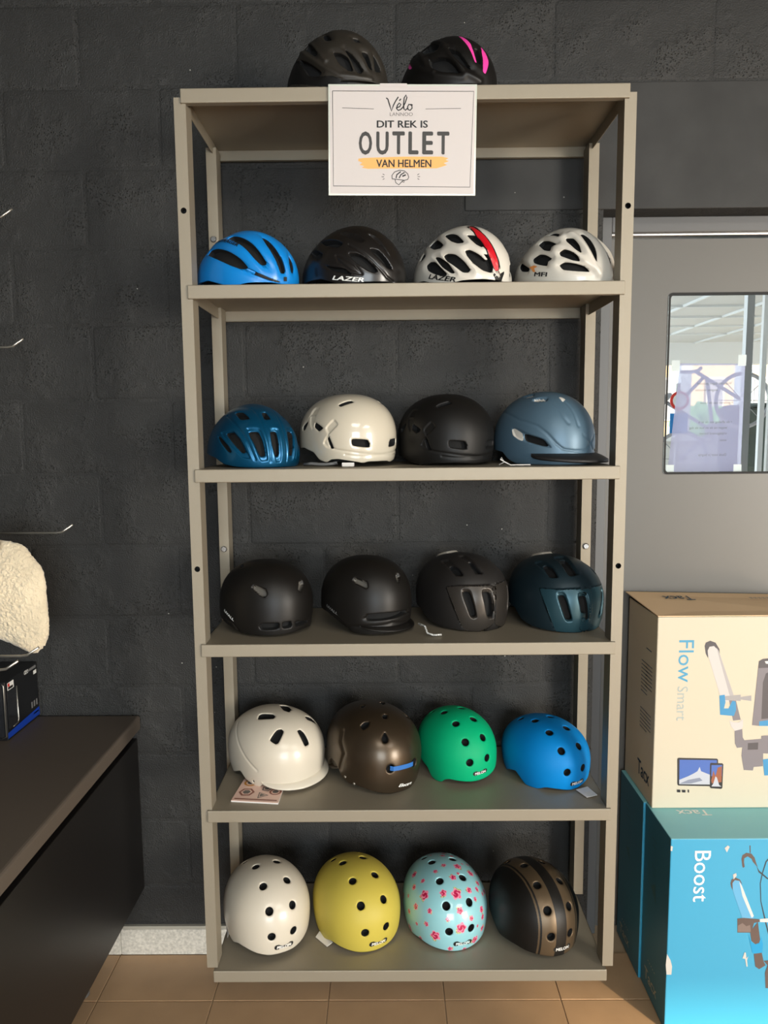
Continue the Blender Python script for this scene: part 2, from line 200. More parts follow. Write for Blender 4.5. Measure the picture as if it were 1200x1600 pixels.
 'c1': {'dome': [0.1395, 0.155, 0.1096, 0.1578, 0.0316, 0.1262, 0.1213, 2.0, 1.92], 'M': [[0.5947, 0.804, 0.0], [-0.804, 0.5947, 0.0], [0.0, 0.0, 1.0]], 'T': [-0.3899, 0.17, 1.507], 'rim': [(1.8, 0.0039), (24.1, 0.0038), (46.5, 0.0063), (66.6, 0.0122), (84.7, 0.0273), (119.5, 0.0364)], 'feat': [('h', 'M', [(-71.2, 61.3), (-54.4, 61.8), (-43.2, 72.1), (-33.9, 88.0), (-38.8, 88.5), (-48.4, 79.3)]), ('h', 'M', [(-85.3, 65.8), (-77.0, 67.4), (-58.0, 80.2), (-52.0, 87.9), (-57.7, 86.6), (-73.2, 74.4)]), ('h', 'M', [(-32.9, 63.4), (-20.2, 64.0), (-16.7, 76.2), (-13.8, 92.6), (-19.6, 92.6), (-24.6, 79.2)]), ('h', 'S', [(-6.3, 64.8), (1.5, 65.0), (0.9, 76.8), (-0.1, 92.3), (-3.5, 93.3), (-6.1, 79.9)]), ('h', 'M', [(-71.5, 30.9), (-49.0, 32.1), (-29.2, 47.0), (-45.7, 46.1)]), ('h', 'S', [(-9.4, 37.5), (-1.6, 36.5), (-0.0, 49.4), (-9.6, 49.7)]), ('p', 'M', [(-36.7, 58.2), (-17.4, 60.9), (-13.4, 76.4), (-11.1, 96.4), (-19.7, 97.5), (-26.2, 79.1)], 0.004), ('p', 'S', [(-7.4, 61.5), (5.0, 61.7), (3.5, 76.8), (2.7, 97.8), (-3.9, 98.2), (-7.8, 79.9)], 0.004), ('p', 'M', [(-84.1, 60.7), (-53.1, 59.9), (-39.0, 73.6), (-28.3, 94.8), (-39.0, 93.8), (-51.3, 81.7)], 0.004), ('g', 'M', [(-91.9, 35.8), (-47.0, 57.0), (-32.6, 75.3), (-25.0, 94.8)], 0.003, 0.0025), ('g', 'M', [(-28.0, 25.8), (-14.3, 50.2), (-9.8, 74.3), (-9.0, 97.0)], 0.0025, 0.002)]},
 'c2': {'dome': [0.1333, 0.1456, 0.1128, 0.1734, 0.0624, 0.111, 0.1447, 2.15, 2.25], 'M': [[0.6309, 0.7759, 0.0], [-0.7759, 0.6309, 0.0], [0.0, 0.0, 1.0]], 'T': [-0.1461, 0.19, 1.5149], 'rim': [(14.4, 0.0102), (19.2, 0.0065), (32.5, 0.0121), (48.7, 0.0174), (58.8, 0.016), (66.0, 0.0079), (78.8, 0.0141), (88.0, 0.0325), (112.9, 0.0439), (129.9, 0.042)], 'feat': [('h', 'M', [(-32.9, 91.6), (-14.7, 92.7), (-12.1, 100.7), (-32.4, 98.5)]), ('h', 'M', [(-51.8, 48.0), (-31.0, 41.6), (-26.4, 45.9), (-47.5, 52.1)]), ('h', 'M', [(-63.4, 90.4), (-59.6, 89.1), (-53.6, 102.5), (-58.6, 102.1)]), ('h', 'M', [(-85.7, 70.3), (-68.7, 78.2), (-75.9, 81.8), (-86.3, 76.3)]), ('h', 'M', [(-120.1, 77.5), (-108.4, 70.4), (-104.1, 70.3), (-109.1, 79.8), (-116.3, 81.0)]), ('p', 'M', [(-106.0, 68.9), (-105.3, 52.6), (-101.7, 49.6), (-88.2, 50.1), (-86.6, 61.1), (-102.8, 61.0)], 0.0035), ('p', 'M', [(-66.2, 78.3), (-54.1, 67.4), (-47.3, 75.1), (-57.3, 84.2), (-65.0, 89.1), (-69.5, 96.8), (-64.0, 101.7), (-53.6, 103.1), (-59.5, 87.9)], 0.0035), ('p', 'M', [(-103.8, 61.8), (-87.6, 61.5), (-88.1, 70.2), (-89.1, 81.6), (-97.1, 74.2)], 0.0035), ('g', 'M', [(-53.6, 102.9), (-32.5, 105.5), (-8.5, 107.6), (40.4, 108.5)], 0.003, 0.002)]},
 'c3': {'dome': [0.1318, 0.1439, 0.1115, 0.1782, 0.0642, 0.1141, 0.1488, 2.15, 2.25], 'M': [[0.5223, 0.8527, 0.0], [-0.8527, 0.5223, 0.0], [0.0, 0.0, 1.0]], 'T': [0.1063, 0.19, 1.5068], 'rim': [], 'feat': [('h', 'M', [(-32.9, 91.6), (-14.7, 92.7), (-12.1, 100.7), (-32.4, 98.5)]), ('h', 'M', [(-51.8, 48.0), (-31.0, 41.6), (-26.4, 45.9), (-47.5, 52.1)]), ('h', 'M', [(-63.4, 90.4), (-59.6, 89.1), (-53.6, 102.5), (-58.6, 102.1)]), ('h', 'M', [(-85.7, 70.3), (-68.7, 78.2), (-75.9, 81.8), (-86.3, 76.3)]), ('h', 'M', [(-120.1, 77.5), (-108.4, 70.4), (-104.1, 70.3), (-109.1, 79.8), (-116.3, 81.0)]), ('p', 'M', [(-106.0, 68.9), (-105.3, 52.6), (-101.7, 49.6), (-88.2, 50.1), (-86.6, 61.1), (-102.8, 61.0)], 0.0035), ('p', 'M', [(-66.2, 78.3), (-54.1, 67.4), (-47.3, 75.1), (-57.3, 84.2), (-65.0, 89.1), (-69.5, 96.8), (-64.0, 101.7), (-53.6, 103.1), (-59.5, 87.9)], 0.0035), ('p', 'M', [(-103.8, 61.8), (-87.6, 61.5), (-88.1, 70.2), (-89.1, 81.6), (-97.1, 74.2)], 0.0035), ('g', 'M', [(-53.6, 102.9), (-32.5, 105.5), (-8.5, 107.6), (40.4, 108.5)], 0.003, 0.002)]},
 'c4': {'dome': [0.1286, 0.1381, 0.1029, 0.181, 0.0543, 0.1267, 0.1718, 2.1, 2.15], 'M': [[0.7183, 0.6957, 0.0], [-0.6957, 0.7183, 0.0], [0.0, 0.0, 1.0]], 'T': [0.3579, 0.17, 1.507], 'rim': [(15.9, 0.0075), (54.4, 0.0082), (77.7, 0.0077), (102.4, 0.0094), (115.8, 0.0195), (125.9, 0.0379), (150.3, 0.0423)], 'feat': [('h', 'M', [(-88.5, 78.2), (-79.3, 80.5), (-60.1, 86.4), (-52.0, 95.3), (-60.0, 94.5), (-86.4, 87.6)]), ('m', 'M', [(-109.3, 72.2), (-105.2, 71.0), (-90.3, 77.5), (-88.2, 88.7), (-96.0, 86.2), (-106.6, 80.2)], 1), ('p', 'M', [(-110.9, 70.8), (-103.5, 69.8), (-77.7, 79.5), (-58.2, 85.5), (-48.4, 97.3), (-60.0, 95.9), (-83.8, 89.1), (-101.5, 84.1)], 0.003), ('p', 'M', [(-90.4, 31.7), (-74.5, 27.3), (-52.5, 29.1), (-55.3, 36.4), (-80.4, 34.7)], 0.006), ('m', 'M', [(-89.5, 31.1), (-74.1, 28.0), (-57.3, 29.6), (-59.4, 35.4), (-80.9, 33.9)], 1), ('p', 'S', [(-144.0, 29.6), (-104.3, 17.2), (-91.5, 24.1), (-113.1, 28.0)], 0.005), ('m', 'S', [(-138.7, 28.6), (-105.7, 18.6), (-96.1, 23.6), (-115.1, 27.2)], 1), ('m', 'S', [(-30.1, 30.3), (-21.9, 32.2), (-19.0, 37.3), (-27.5, 39.7)], 1), ('g', 'M', [(-156.7, 55.2), (-100.5, 59.8), (-67.7, 69.1), (-55.0, 79.3), (-44.9, 91.1), (-36.3, 97.9), (-22.8, 99.8), (-8.2, 99.1), (1.3, 90.4), (11.7, 82.4)], 0.003, 0.002), ('g', 'S', [(-53.9, 31.1), (-38.8, 47.2), (-33.5, 61.7), (-29.4, 68.4)], 0.004, 0.0018), ('g', 'S', [(-26.2, 38.0), (-21.2, 45.8), (-18.5, 57.7), (-17.2, 72.1)], 0.003, 0.003)]},
 'd1': {'dome': [0.1212, 0.1324, 0.1026, 0.1764, 0.0635, 0.1129, 0.1473, 2.15, 2.25], 'M': [[0.8811, 0.4726, 0.0165], [-0.4729, 0.8806, 0.0308], [0.0, -0.0349, 0.9994]], 'T': [-0.363, 0.1536, 1.0869], 'rim': [(7.5, 0.0087), (28.9, 0.0034), (57.0, 0.0009), (86.4, 0.0), (98.2, 0.0019), (114.6, 0.0122), (135.7, 0.0241), (149.7, 0.029)], 'feat': [('p', 'S', [(-78.2, 60.1), (-74.2, 55.3), (-55.2, 61.8), (-52.7, 69.3), (-56.5, 72.9), (-65.6, 68.7)], 0.01, 2), ('p', 'S', [(-3.4, 57.0), (4.5, 57.0), (5.0, 62.8), (-6.5, 70.6), (-10.6, 67.8)], 0.01, 2), ('h', 'M', [(-63.3, 111.1), (-60.2, 107.7), (-38.6, 105.4), (-38.4, 111.6), (-61.2, 114.0)]), ('h', 'M', [(-33.4, 105.1), (-23.2, 104.5), (-22.7, 110.3), (-33.0, 111.3)]), ('h', 'S', [(-16.6, 104.6), (12.2, 108.3), (-0.1, 109.0), (-15.9, 110.1)]), ('h', 'M', [(-146.2, 35.3), (-144.6, 32.8), (-127.5, 33.5), (-131.2, 35.6)]), ('g', 'M', [(-127.6, 106.6), (-110.4, 110.5), (-98.2, 122.5)], 0.003, 0.002), ('t', 'LIVALL', [(-127.2, 96.9), (-107.2, 108.1)], 0.0068, 'white_print')]},
 'd2': {'dome': [0.119, 0.13, 0.1007, 0.1841, 0.0663, 0.1179, 0.1537, 2.15, 2.25], 'M': [[0.8175, 0.5756, 0.0201], [-0.576, 0.817, 0.0285], [0.0, -0.0349, 0.9994]], 'T': [-0.1027, 0.1603, 1.0867], 'rim': [(18.3, 0.0033), (47.6, 0.0005), (73.2, 0.0003), (83.8, 0.0102), (98.9, 0.0259), (123.7, 0.043), (151.1, 0.0468)], 'feat': [('p', 'S', [(-79.1, 53.6), (-76.0, 48.7), (-54.0, 55.2), (-52.2, 62.7), (-55.7, 64.4), (-72.9, 57.2)], 0.01, 2), ('p', 'S', [(-4.6, 48.8), (2.5, 48.8), (3.8, 54.5), (-6.9, 61.7), (-8.9, 58.8)], 0.01, 2), ('h', 'S', [(-58.8, 103.9), (-54.5, 98.5), (-30.9, 96.3), (8.8, 96.2), (13.8, 99.5), (-7.5, 100.5), (-29.3, 102.6), (-56.6, 106.1)]), ('h', 'M', [(-160.4, 42.8), (-161.1, 40.8), (-152.1, 39.8), (-160.4, 43.5)]), ('g', 'S', [(-83.6, 118.8), (-74.2, 116.0), (-48.0, 112.5), (-20.3, 108.0), (25.2, 109.8)], 0.004, 0.002), ('g', 'M', [(-123.5, 99.9), (-98.7, 110.7), (-81.9, 120.7)], 0.003, 0.002), ('t', 'LIVALL', [(-124.6, 95.0), (-101.3, 104.0)], 0.0067, 'grey_print')]},
 'd3': {'dome': [0.1296, 0.1415, 0.1096, 0.1785, 0.0642, 0.1142, 0.149, 2.15, 2.25], 'M': [[0.5617, 0.8271, 0.0196], [-0.8266, 0.5621, -0.0289], [-0.0349, 0.0, 0.9994]], 'T': [0.1514, 0.212, 1.0874], 'rim': [(15.5, 0.0082), (44.1, 0.0114), (70.7, 0.0129), (97.2, 0.0199), (116.1, 0.0425), (133.7, 0.0443)], 'feat': [('h', 'M', [(-41.9, 71.2), (-32.3, 70.5), (-23.4, 100.5), (-29.4, 101.7)]), ('h', 'S', [(-17.4, 72.2), (-5.6, 72.6), (-1.7, 102.3), (-9.7, 101.9)]), ('h', 'M', [(-73.2, 38.2), (-64.6, 35.8), (-48.6, 41.7), (-40.5, 51.5), (-52.1, 51.0)]), ('h', 'S', [(-30.0, 26.8), (-18.3, 27.3), (-15.0, 40.4), (-10.2, 49.7), (-21.1, 49.7)]), ('p', 'M', [(-109.8, 33.9), (-87.4, 26.1), (-63.5, 33.7), (-38.2, 52.1), (-52.8, 52.1), (-74.9, 39.3)], 0.005), ('p', 'S', [(-75.6, 13.6), (-33.6, 6.9), (-14.0, 35.6), (-8.3, 50.6), (-22.2, 50.7), (-32.9, 26.7)], 0.005), ('p', 'M', [(-43.4, 68.1), (-30.7, 68.1), (-21.8, 102.0), (-30.6, 102.6)], 0.004), ('p', 'S', [(-18.3, 68.9), (-4.0, 69.8), (0.1, 103.8), (-11.0, 102.6)], 0.004), ('m', 'M', [(-67.5, 65.7), (-45.8, 63.1), (-12.7, 63.5), (5.2, 64.8), (2.2, 111.8), (-14.6, 118.9), (-38.7, 118.8), (-49.7, 95.0)], 1), ('m', 'S', [(-161.7, 37.4), (-174.9, 27.7), (163.3, 21.7), (-147.6, 17.3)], 2)]},
 'd4': {'dome': [0.1318, 0.144, 0.1115, 0.1739, 0.0626, 0.1113, 0.1452, 2.15, 2.25], 'M': [[0.4055, 0.914, 0.0142], [-0.9134, 0.4057, -0.0319], [-0.0349, 0.0, 0.9994]], 'T': [0.3985, 0.2, 1.088], 'rim': [(13.1, 0.0032), (38.1, 0.0057), (66.0, 0.0069), (88.9, 0.0145), (103.3, 0.0391), (132.0, 0.0463)], 'feat': [('h', 'M', [(-35.4, 74.7), (-27.7, 73.8), (-18.0, 102.5), (-25.0, 102.7)]), ('h', 'S', [(-12.3, 75.4), (-1.5, 75.3), (4.2, 103.9), (-5.4, 102.8)]), ('h', 'M', [(-71.1, 35.5), (-62.8, 32.5), (-46.3, 39.0), (-35.2, 53.3), (-47.5, 52.8)]), ('h', 'S', [(-24.3, 16.7), (5.0, 15.8), (-4.6, 33.5), (-4.5, 50.6), (-18.3, 51.4), (-24.3, 36.0)]), ('p', 'M', [(-102.0, 35.1), (-85.1, 26.9), (-48.2, 36.1), (-33.4, 54.3), (-48.0, 54.3), (-68.3, 41.2)], 0.005), ('p', 'S', [(-67.3, 12.0), (48.2, 9.4), (-0.1, 31.4), (-2.3, 51.5), (-20.2, 52.5), (-29.6, 29.1)], 0.005), ('p', 'M', [(-37.3, 71.2), (-26.6, 70.3), (-16.6, 104.1), (-26.1, 104.2)], 0.004), ('p', 'S', [(-13.2, 71.4), (0.4, 71.6), (6.2, 105.4), (-6.6, 103.9)], 0.004), ('m', 'M', [(-63.6, 66.4), (-45.4, 66.7), (-9.2, 66.0), (9.5, 67.0), (11.4, 115.3), (-12.0, 120.6), (-35.3, 120.2), (-44.8, 98.7)], 1), ('m', 'S', [(-157.7, 37.2), (-174.8, 28.6), (162.1, 22.8), (-153.6, 19.5)], 2)]},
 'e1': {'dome': [0.1368, 0.1495, 0.1158, 0.1675, 0.0603, 0.1072, 0.1399, 2.15, 2.25], 'M': [[0.7795, 0.6264, 0.0054], [-0.6254, 0.7788, -0.049], [-0.0349, 0.0349, 0.9988]], 'T': [-0.357, 0.222, 0.6665], 'rim': [(2.7, 0.0), (27.0, 0.0021), (38.5, 0.0072), (51.4, 0.0166), (61.4, 0.0157), (70.2, 0.0), (80.0, 0.0038), (93.6, 0.0127), (101.4, 0.0311), (132.3, 0.0), (137.0, 0.0197)], 'feat': [('h', 'M', [(-104.5, 31.5), (-124.1, 24.9), (-123.7, 20.4), (-68.3, 11.3), (-49.0, 16.6), (-53.1, 22.5)]), ('h', 'M', [(-53.8, 55.5), (-42.4, 42.2), (-33.3, 41.7), (-30.3, 45.9), (-40.6, 59.2), (-44.3, 60.5)]), ('h', 'S', [(117.4, 16.2), (95.5, 20.5), (51.3, 20.0), (29.9, 19.1), (46.5, 10.5)]), ('h', 'S', [(-9.1, 49.7), (-2.4, 49.4), (0.0, 54.8), (0.1, 69.3), (-7.8, 70.1)]), ('o', 'M', (-77.6, 112.3), 0.0035), ('g', 'M', [(-142.3, 56.0), (-109.2, 68.5), (-89.5, 81.3), (-69.3, 94.4)], 0.003, 0.0015)]},
 'e2': {'dome': [0.1385, 0.1512, 0.1172, 0.1844, 0.0664, 0.118, 0.154, 2.15, 2.25], 'M': [[0.566, 0.8212, 0.0727], [-0.8227, 0.5683, -0.0134], [-0.0523, -0.0523, 0.9973]], 'T': [-0.0937, 0.193, 0.6699], 'rim': [(6.9, 0.0), (15.0, 0.0), (32.7, 0.0078), (49.8, 0.0153), (66.1, 0.0103), (80.3, 0.0182), (85.6, 0.0366), (103.1, 0.0185), (128.0, 0.0046)], 'feat': [('h', 'S', [(-20.5, 48.3), (-24.2, 53.1), (-25.6, 56.5), (-24.4, 59.4), (-21.8, 60.5), (-19.0, 59.6), (-17.4, 56.3), (-18.3, 53.0)]), ('h', 'M', [(-63.2, 43.4), (-59.5, 37.6), (-48.0, 35.2), (-48.6, 42.3), (-54.6, 47.5)]), ('h', 'S', [(-16.4, 24.5), (-6.6, 21.9), (-0.9, 24.7), (-9.2, 30.7), (-17.6, 29.8)]), ('h', 'M', [(-125.5, 21.2), (-137.9, 19.0), (-131.1, 15.1), (-113.8, 17.3), (-114.4, 20.0)]), ('h', 'S', [(128.1, 18.3), (127.9, 32.0), (105.1, 17.3), (97.5, 9.9)]), ('o', 'M', (-15.8, 87.6), 0.0115), ('g', 'M', [(-92.0, 58.1), (-87.4, 69.0), (-75.9, 81.1), (-83.0, 102.6)], 0.006, 0.004), ('p', 'M', [(-128.0, 116.3), (-117.7, 106.1), (-106.2, 99.5), (-95.0, 100.6), (-86.3, 104.0), (-103.1, 112.6)], 0.01), ('q', (-57.3, 112.7)), ('q', (-71.9, 109.8)), ('t', 'Electra', [(-4.1, 109.9), (15.6, 112.0)], 0.0094, 'white_print')]},
 'e3': {'dome': [0.1201, 0.1295, 0.1014, 0.1617, 0.0582, 0.1035, 0.1431, 2.1, 2.15], 'M': [[0.4128, 0.9097, -0.045], [-0.9107, 0.4114, -0.0384], [-0.0164, 0.0569, 0.9982]], 'T': [0.1419, 0.225, 0.6664], 'rim': [(2.4, 0.019), (14.2, 0.0206), (29.6, 0.0247), (40.0, 0.027), (47.9, 0.022), (54.5, 0.0099), (64.9, 0.0068), (76.3, 0.0115), (81.8, 0.0357), (113.8, 0.0466)], 'feat': [('o', 'M', (-118.2, 17.4), 0.0102), ('o', 'M', (-29.1, 31.5), 0.0102), ('o', 'M', (-15.6, 59.5), 0.0102), ('o', 'M', (-13.0, 85.4), 0.0102), ('o', 'M', (150, 42), 0.01), ('o', 'M', (155, 75), 0.01), ('L', [(-9.5, 100.9), (11.4, 100.6)])]},
 'e4': {'dome': [0.127, 0.1369, 0.1072, 0.1462, 0.0526, 0.0936, 0.1294, 2.1, 2.15], 'M': [[0.4275, 0.9034, -0.0335], [-0.904, 0.4271, -0.0179], [-0.0019, 0.0379, 0.9993]], 'T': [0.3817, 0.2007, 0.6646], 'rim': [(6.6, 0.0), (11.2, 0.0025), (26.3, 0.0091), (37.4, 0.0109), (47.2, 0.0017), (53.3, 0.0), (68.0, 0.0), (77.7, 0.0178), (85.5, 0.0289), (102.7, 0.0181), (123.3, 0.0), (130.7, 0.0125)], 'feat': [('o', 'M', (-112.8, 17.0), 0.0102), ('o', 'M', (-27.5, 36.4), 0.0102), ('o', 'M', (-15.4, 64.3), 0.0102), ('o', 'M', (-11.9, 89.7), 0.0102), ('o', 'M', (150, 42), 0.01), ('o', 'M', (155, 75), 0.01), ('L', [(-7.7, 105.2), (13.2, 105.2)])]},
 'f1': {'dome': [0.1347, 0.1453, 0.1137, 0.1764, 0.0635, 0.1129, 0.1562, 2.1, 2.15], 'M': [[0.4628, 0.8864, 0.0146], [-0.8851, 0.461, 0.0639], [0.0499, -0.0425, 0.9978]], 'T': [-0.3887, 0.1576, 0.2388], 'rim': [(0.5, 0.0), (15.6, 0.0001), (29.4, 0.0058), (44.6, 0.0155), (57.6, 0.0186), (70.5, 0.008), (80.7, 0.0109), (91.2, 0.027), (111.6, 0.0436)], 'feat': [('o', 'M', (-100.8, 15.6), 0.0108), ('o', 'M', (-25.6, 39.4), 0.0108), ('o', 'M', (-15.3, 67.2), 0.0108), ('o', 'M', (-13.0, 94.4), 0.0108), ('o', 'M', (150, 42), 0.01), ('o', 'M', (155, 75), 0.01), ('L', [(-9.8, 107.6), (13.2, 108.5)])]},
 'f2': {'dome': [0.1378, 0.1486, 0.1163, 0.1712, 0.0616, 0.1096, 0.1516, 2.1, 2.15], 'M': [[0.4185, 0.9082, 0.0017], [-0.9082, 0.4184, 0.012], [0.0102, -0.0066, 0.9999]], 'T': [-0.1424, 0.1856, 0.2324], 'rim': [(2.7, 0.0), (21.2, 0.0028), (40.1, 0.0107), (55.9, 0.017), (77.1, 0.0), (97.1, 0.0), (105.2, 0.007), (113.2, 0.0304)], 'feat': [('o', 'M', (-128.9, 20.4), 0.0108), ('o', 'M', (-31.2, 33.0), 0.0108), ('o', 'M', (-16.5, 62.2), 0.0108), ('o', 'M', (-12.9, 90.5), 0.0108), ('o', 'M', (150, 42), 0.01), ('o', 'M', (155, 75), 0.01), ('L', [(-8.2, 105.1), (14.7, 106.2)])]},
 'f3': {'dome': [0.1346, 0.1451, 0.1136, 0.1657, 0.0596, 0.106, 0.1467, 2.1, 2.15], 'M': [[0.2414, 0.9704, 0.0095], [-0.9704, 0.2414, 0.0033], [0.0009, -0.0101, 0.9999]], 'T': [0.1026, 0.1901, 0.232], 'rim': [(4.7, 0.0), (21.0, 0.004), (38.3, 0.0086), (53.6, 0.0139), (84.1, 0.0), (94.0, 0.0), (106.4, 0.0228)], 'feat': [('o', 'M', (-128.9, 21.2), 0.0108), ('o', 'M', (-31.8, 33.4), 0.0108), ('o', 'M', (-16.7, 62.2), 0.0108), ('o', 'M', (-13.4, 89.5), 0.0108), ('o', 'M', (150, 42), 0.01), ('o', 'M', (155, 75), 0.01), ('L', [(-8.4, 104.2), (14.5, 105.5)]), ('f', [((169.2, 25.3), 0.0074), ((-49.7, 3.7), 0.0078), ((67.1, 18.8), 0.0123), ((-60.2, 21.3), 0.0069), ((-103.7, 48.8), 0.0103), ((64.6, 39.0), 0.011), ((-70.2, 42.3), 0.0069), ((5.6, 28.3), 0.0098), ((-80.0, 56.8), 0.0083), ((-51.8, 56.0), 0.0142), ((-21.2, 48.5), 0.0103), ((0.4, 50.1), 0.0152), ((24.9, 50.5), 0.0093), ((41.5, 55.1), 0.0074), ((-84.4, 71.8), 0.0054), ((-105.0, 84.5), 0.0088), ((49.2, 65.1), 0.0059), ((-60.9, 73.6), 0.0093), ((-74.9, 87.8), 0.0074), ((-38.0, 70.4), 0.0078), ((0.7, 67.8), 0.0098), ((33.4, 76.1), 0.0093), ((-14.8, 75.4), 0.0064), ((14.1, 78.5), 0.0074), ((-56.3, 93.8), 0.0054), ((-40.7, 86.2), 0.0074), ((0.6, 85.8), 0.0152), ((-76.2, 112.8), 0.0113), ((-29.1, 96.6), 0.0147), ((32.6, 98.9), 0.0098), ((20.0, 106.8), 0.0123), ((-50.9, 111.0), 0.0064), ((-11.7, 111.3), 0.0078), ((6.2, 114.7), 0.0064), ((-162.9, 36.4), 0.0039)])]},
 'f4': {'dome': [0.1305, 0.1407, 0.1101, 0.1783, 0.0642, 0.1141, 0.1579, 2.1, 2.15], 'M': [[0.3708, 0.9279, 0.0384], [-0.9259, 0.3662, 0.0925], [0.0718, -0.0699, 0.995]], 'T': [0.3384, 0.1362, 0.2428], 'rim': [(7.4, 0.0008), (25.3, 0.0061), (40.5, 0.0087), (56.6, 0.0139), (74.0, 0.0122), (90.8, 0.0101), (113.9, 0.0373)], 'feat': [('o', 'M', (-108.9, 15.2), 0.0108), ('o', 'M', (-28.5, 37.8), 0.0108), ('o', 'M', (-16.4, 65.8), 0.0108), ('o', 'M', (-13.0, 93.6), 0.0108), ('o', 'M', (150, 42), 0.01), ('o', 'M', (155, 75), 0.01), ('L', [(-9.0, 108.5), (14.8, 108.5)])]},
}

FLOW_PRINT = [('dgrey', [(0.8117, 1.0048), (0.8142, 1.0141), (0.8263, 1.0196), (0.841, 1.0139), (0.852, 0.996), (0.8539, 0.979), (0.8439, 0.9918), (0.8333, 1.0004), (0.8231, 0.9962), (0.8221, 0.9707), (0.8154, 0.9835)]), ('pale', [(0.8204, 0.992), (0.8249, 1.0026), (0.8372, 1.0046), (0.8493, 0.9918), (0.8945, 0.8716), (0.9019, 0.8457), (0.8643, 0.8503), (0.8217, 0.9792)]), ('paleshade', [(0.8436, 1.0003), (0.8501, 0.9918), (0.8945, 0.8716), (0.8996, 0.85), (0.8901, 0.8501)]), ('grey', [(0.8826, 0.8588), (0.9013, 0.8587), (0.9187, 0.7958), (0.898, 0.7937)]), ('silver', [(0.87, 0.8632), (0.9155, 0.8672), (0.9163, 0.8491), (0.8725, 0.8524)]), ('silver', [(0.9158, 0.8607), (0.9446, 0.8648), (0.9454, 0.8489), (0.9161, 0.8534)]), ('blue', [(0.8574, 0.8654), (0.8719, 0.8675), (0.8749, 0.8459), (0.8715, 0.8286), (0.884, 0.8285), (0.8934, 0.8501), (0.9026, 0.8479), (0.9049, 0.8241), (0.8995, 0.8068), (0.8618, 0.8105)]), ('pale', [(0.8875, 0.7938), (0.8981, 0.7894), (0.9128, 0.7884), (0.9249, 0.7979), (0.9258, 0.7761), (0.9181, 0.7631), (0.9056, 0.7632), (0.8933, 0.7764)]), ('grey', [(0.9034, 0.7641), (0.9241, 0.7696), (0.9264, 0.7456), (0.9341, 0.7325), (0.9285, 0.7172), (0.9119, 0.7151), (0.9058, 0.7283)]), ('grey', [(0.9276, 0.7369), (0.9776, 0.7409), (0.9843, 0.7321), (0.9856, 0.6619), (0.9605, 0.6598), (0.9589, 0.6497), (0.9336, 0.6512), (0.9254, 0.6931)]), ('dgrey', [(0.9414, 0.7289), (0.9697, 0.7305), (0.9698, 0.7103), (0.9414, 0.7096)]), ('grey', [(0.9772, 0.7496), (1.0188, 0.7516), (1.0216, 0.6968), (0.9817, 0.6993)]), ('blue', [(0.9846, 0.6817), (1.0221, 0.6858), (1.0247, 0.6351), (0.9911, 0.6353)]), ('grey', [(0.9507, 0.7803), (0.9608, 0.9612), (0.9708, 0.9675), (1.0077, 0.9715), (1.0169, 0.7886), (0.9695, 0.778)]), ('dgrey', [(0.9608, 0.9612), (0.9708, 0.9675), (1.0077, 0.9715), (1.0091, 0.9438), (0.9605, 0.942)]), ('dgrey', [(0.974, 0.9012), (0.981, 0.9269), (1.0093, 0.9395), (1.0163, 0.8016), (0.9749, 0.7976)]), ('blue', [(0.9697, 0.7911), (1.0165, 0.7973), (1.0175, 0.7777), (0.9695, 0.778)]), ('white', [(0.9761, 0.9611), (0.9876, 0.9618), (0.9858, 0.9559), (0.9901, 0.9524), (0.9797, 0.9546)]), ('black', [(0.7518, 0.6878), (0.8579, 0.6846), (0.8612, 0.6817), (0.8642, 0.6085), (0.8612, 0.6043), (0.7546, 0.6071), (0.7517, 0.6105), (0.7491, 0.6845)]), ('sky', [(0.7547, 0.6824), (0.8581, 0.6805), (0.861, 0.6094), (0.7565, 0.6113)]), ('snow', [(0.7565, 0.6113), (0.756, 0.6239), (0.7804, 0.6342), (0.796, 0.6425), (0.8057, 0.6487), (0.8112, 0.6612), (0.8156, 0.6486), (0.8359, 0.6401), (0.8602, 0.6295), (0.861, 0.6094)]), ('snowshade', [(0.7564, 0.6125), (0.7807, 0.6237), (0.8124, 0.6298), (0.8207, 0.6214), (0.7891, 0.6132)]), ('black', [(0.8413, 0.6727), (0.8735, 0.6712), (0.8765, 0.6679), (0.8765, 0.6), (0.8735, 0.5967), (0.8443, 0.599), (0.8414, 0.6024), (0.8394, 0.6702)]), ('sky', [(0.8435, 0.6664), (0.873, 0.6662), (0.8735, 0.6336), (0.8441, 0.6338)]), ('rust', [(0.8446, 0.6212), (0.8494, 0.6505), (0.856, 0.6337), (0.861, 0.6588), (0.8723, 0.6629), (0.8734, 0.6168), (0.8469, 0.6128)]), ('snow', [(0.8509, 0.6128), (0.856, 0.6337), (0.8602, 0.6295), (0.867, 0.6085), (0.874, 0.6034), (0.8461, 0.6044)]), ('black', [(0.751, 0.5958), (0.7603, 0.5949), (0.7605, 0.5873), (0.7513, 0.5882)]), ('black', [(0.765, 0.5948), (0.7746, 0.5944), (0.7749, 0.5868), (0.7653, 0.5873)]), ('black', [(0.781, 0.5956), (0.7846, 0.5947), (0.7849, 0.5863), (0.7813, 0.5872)])]
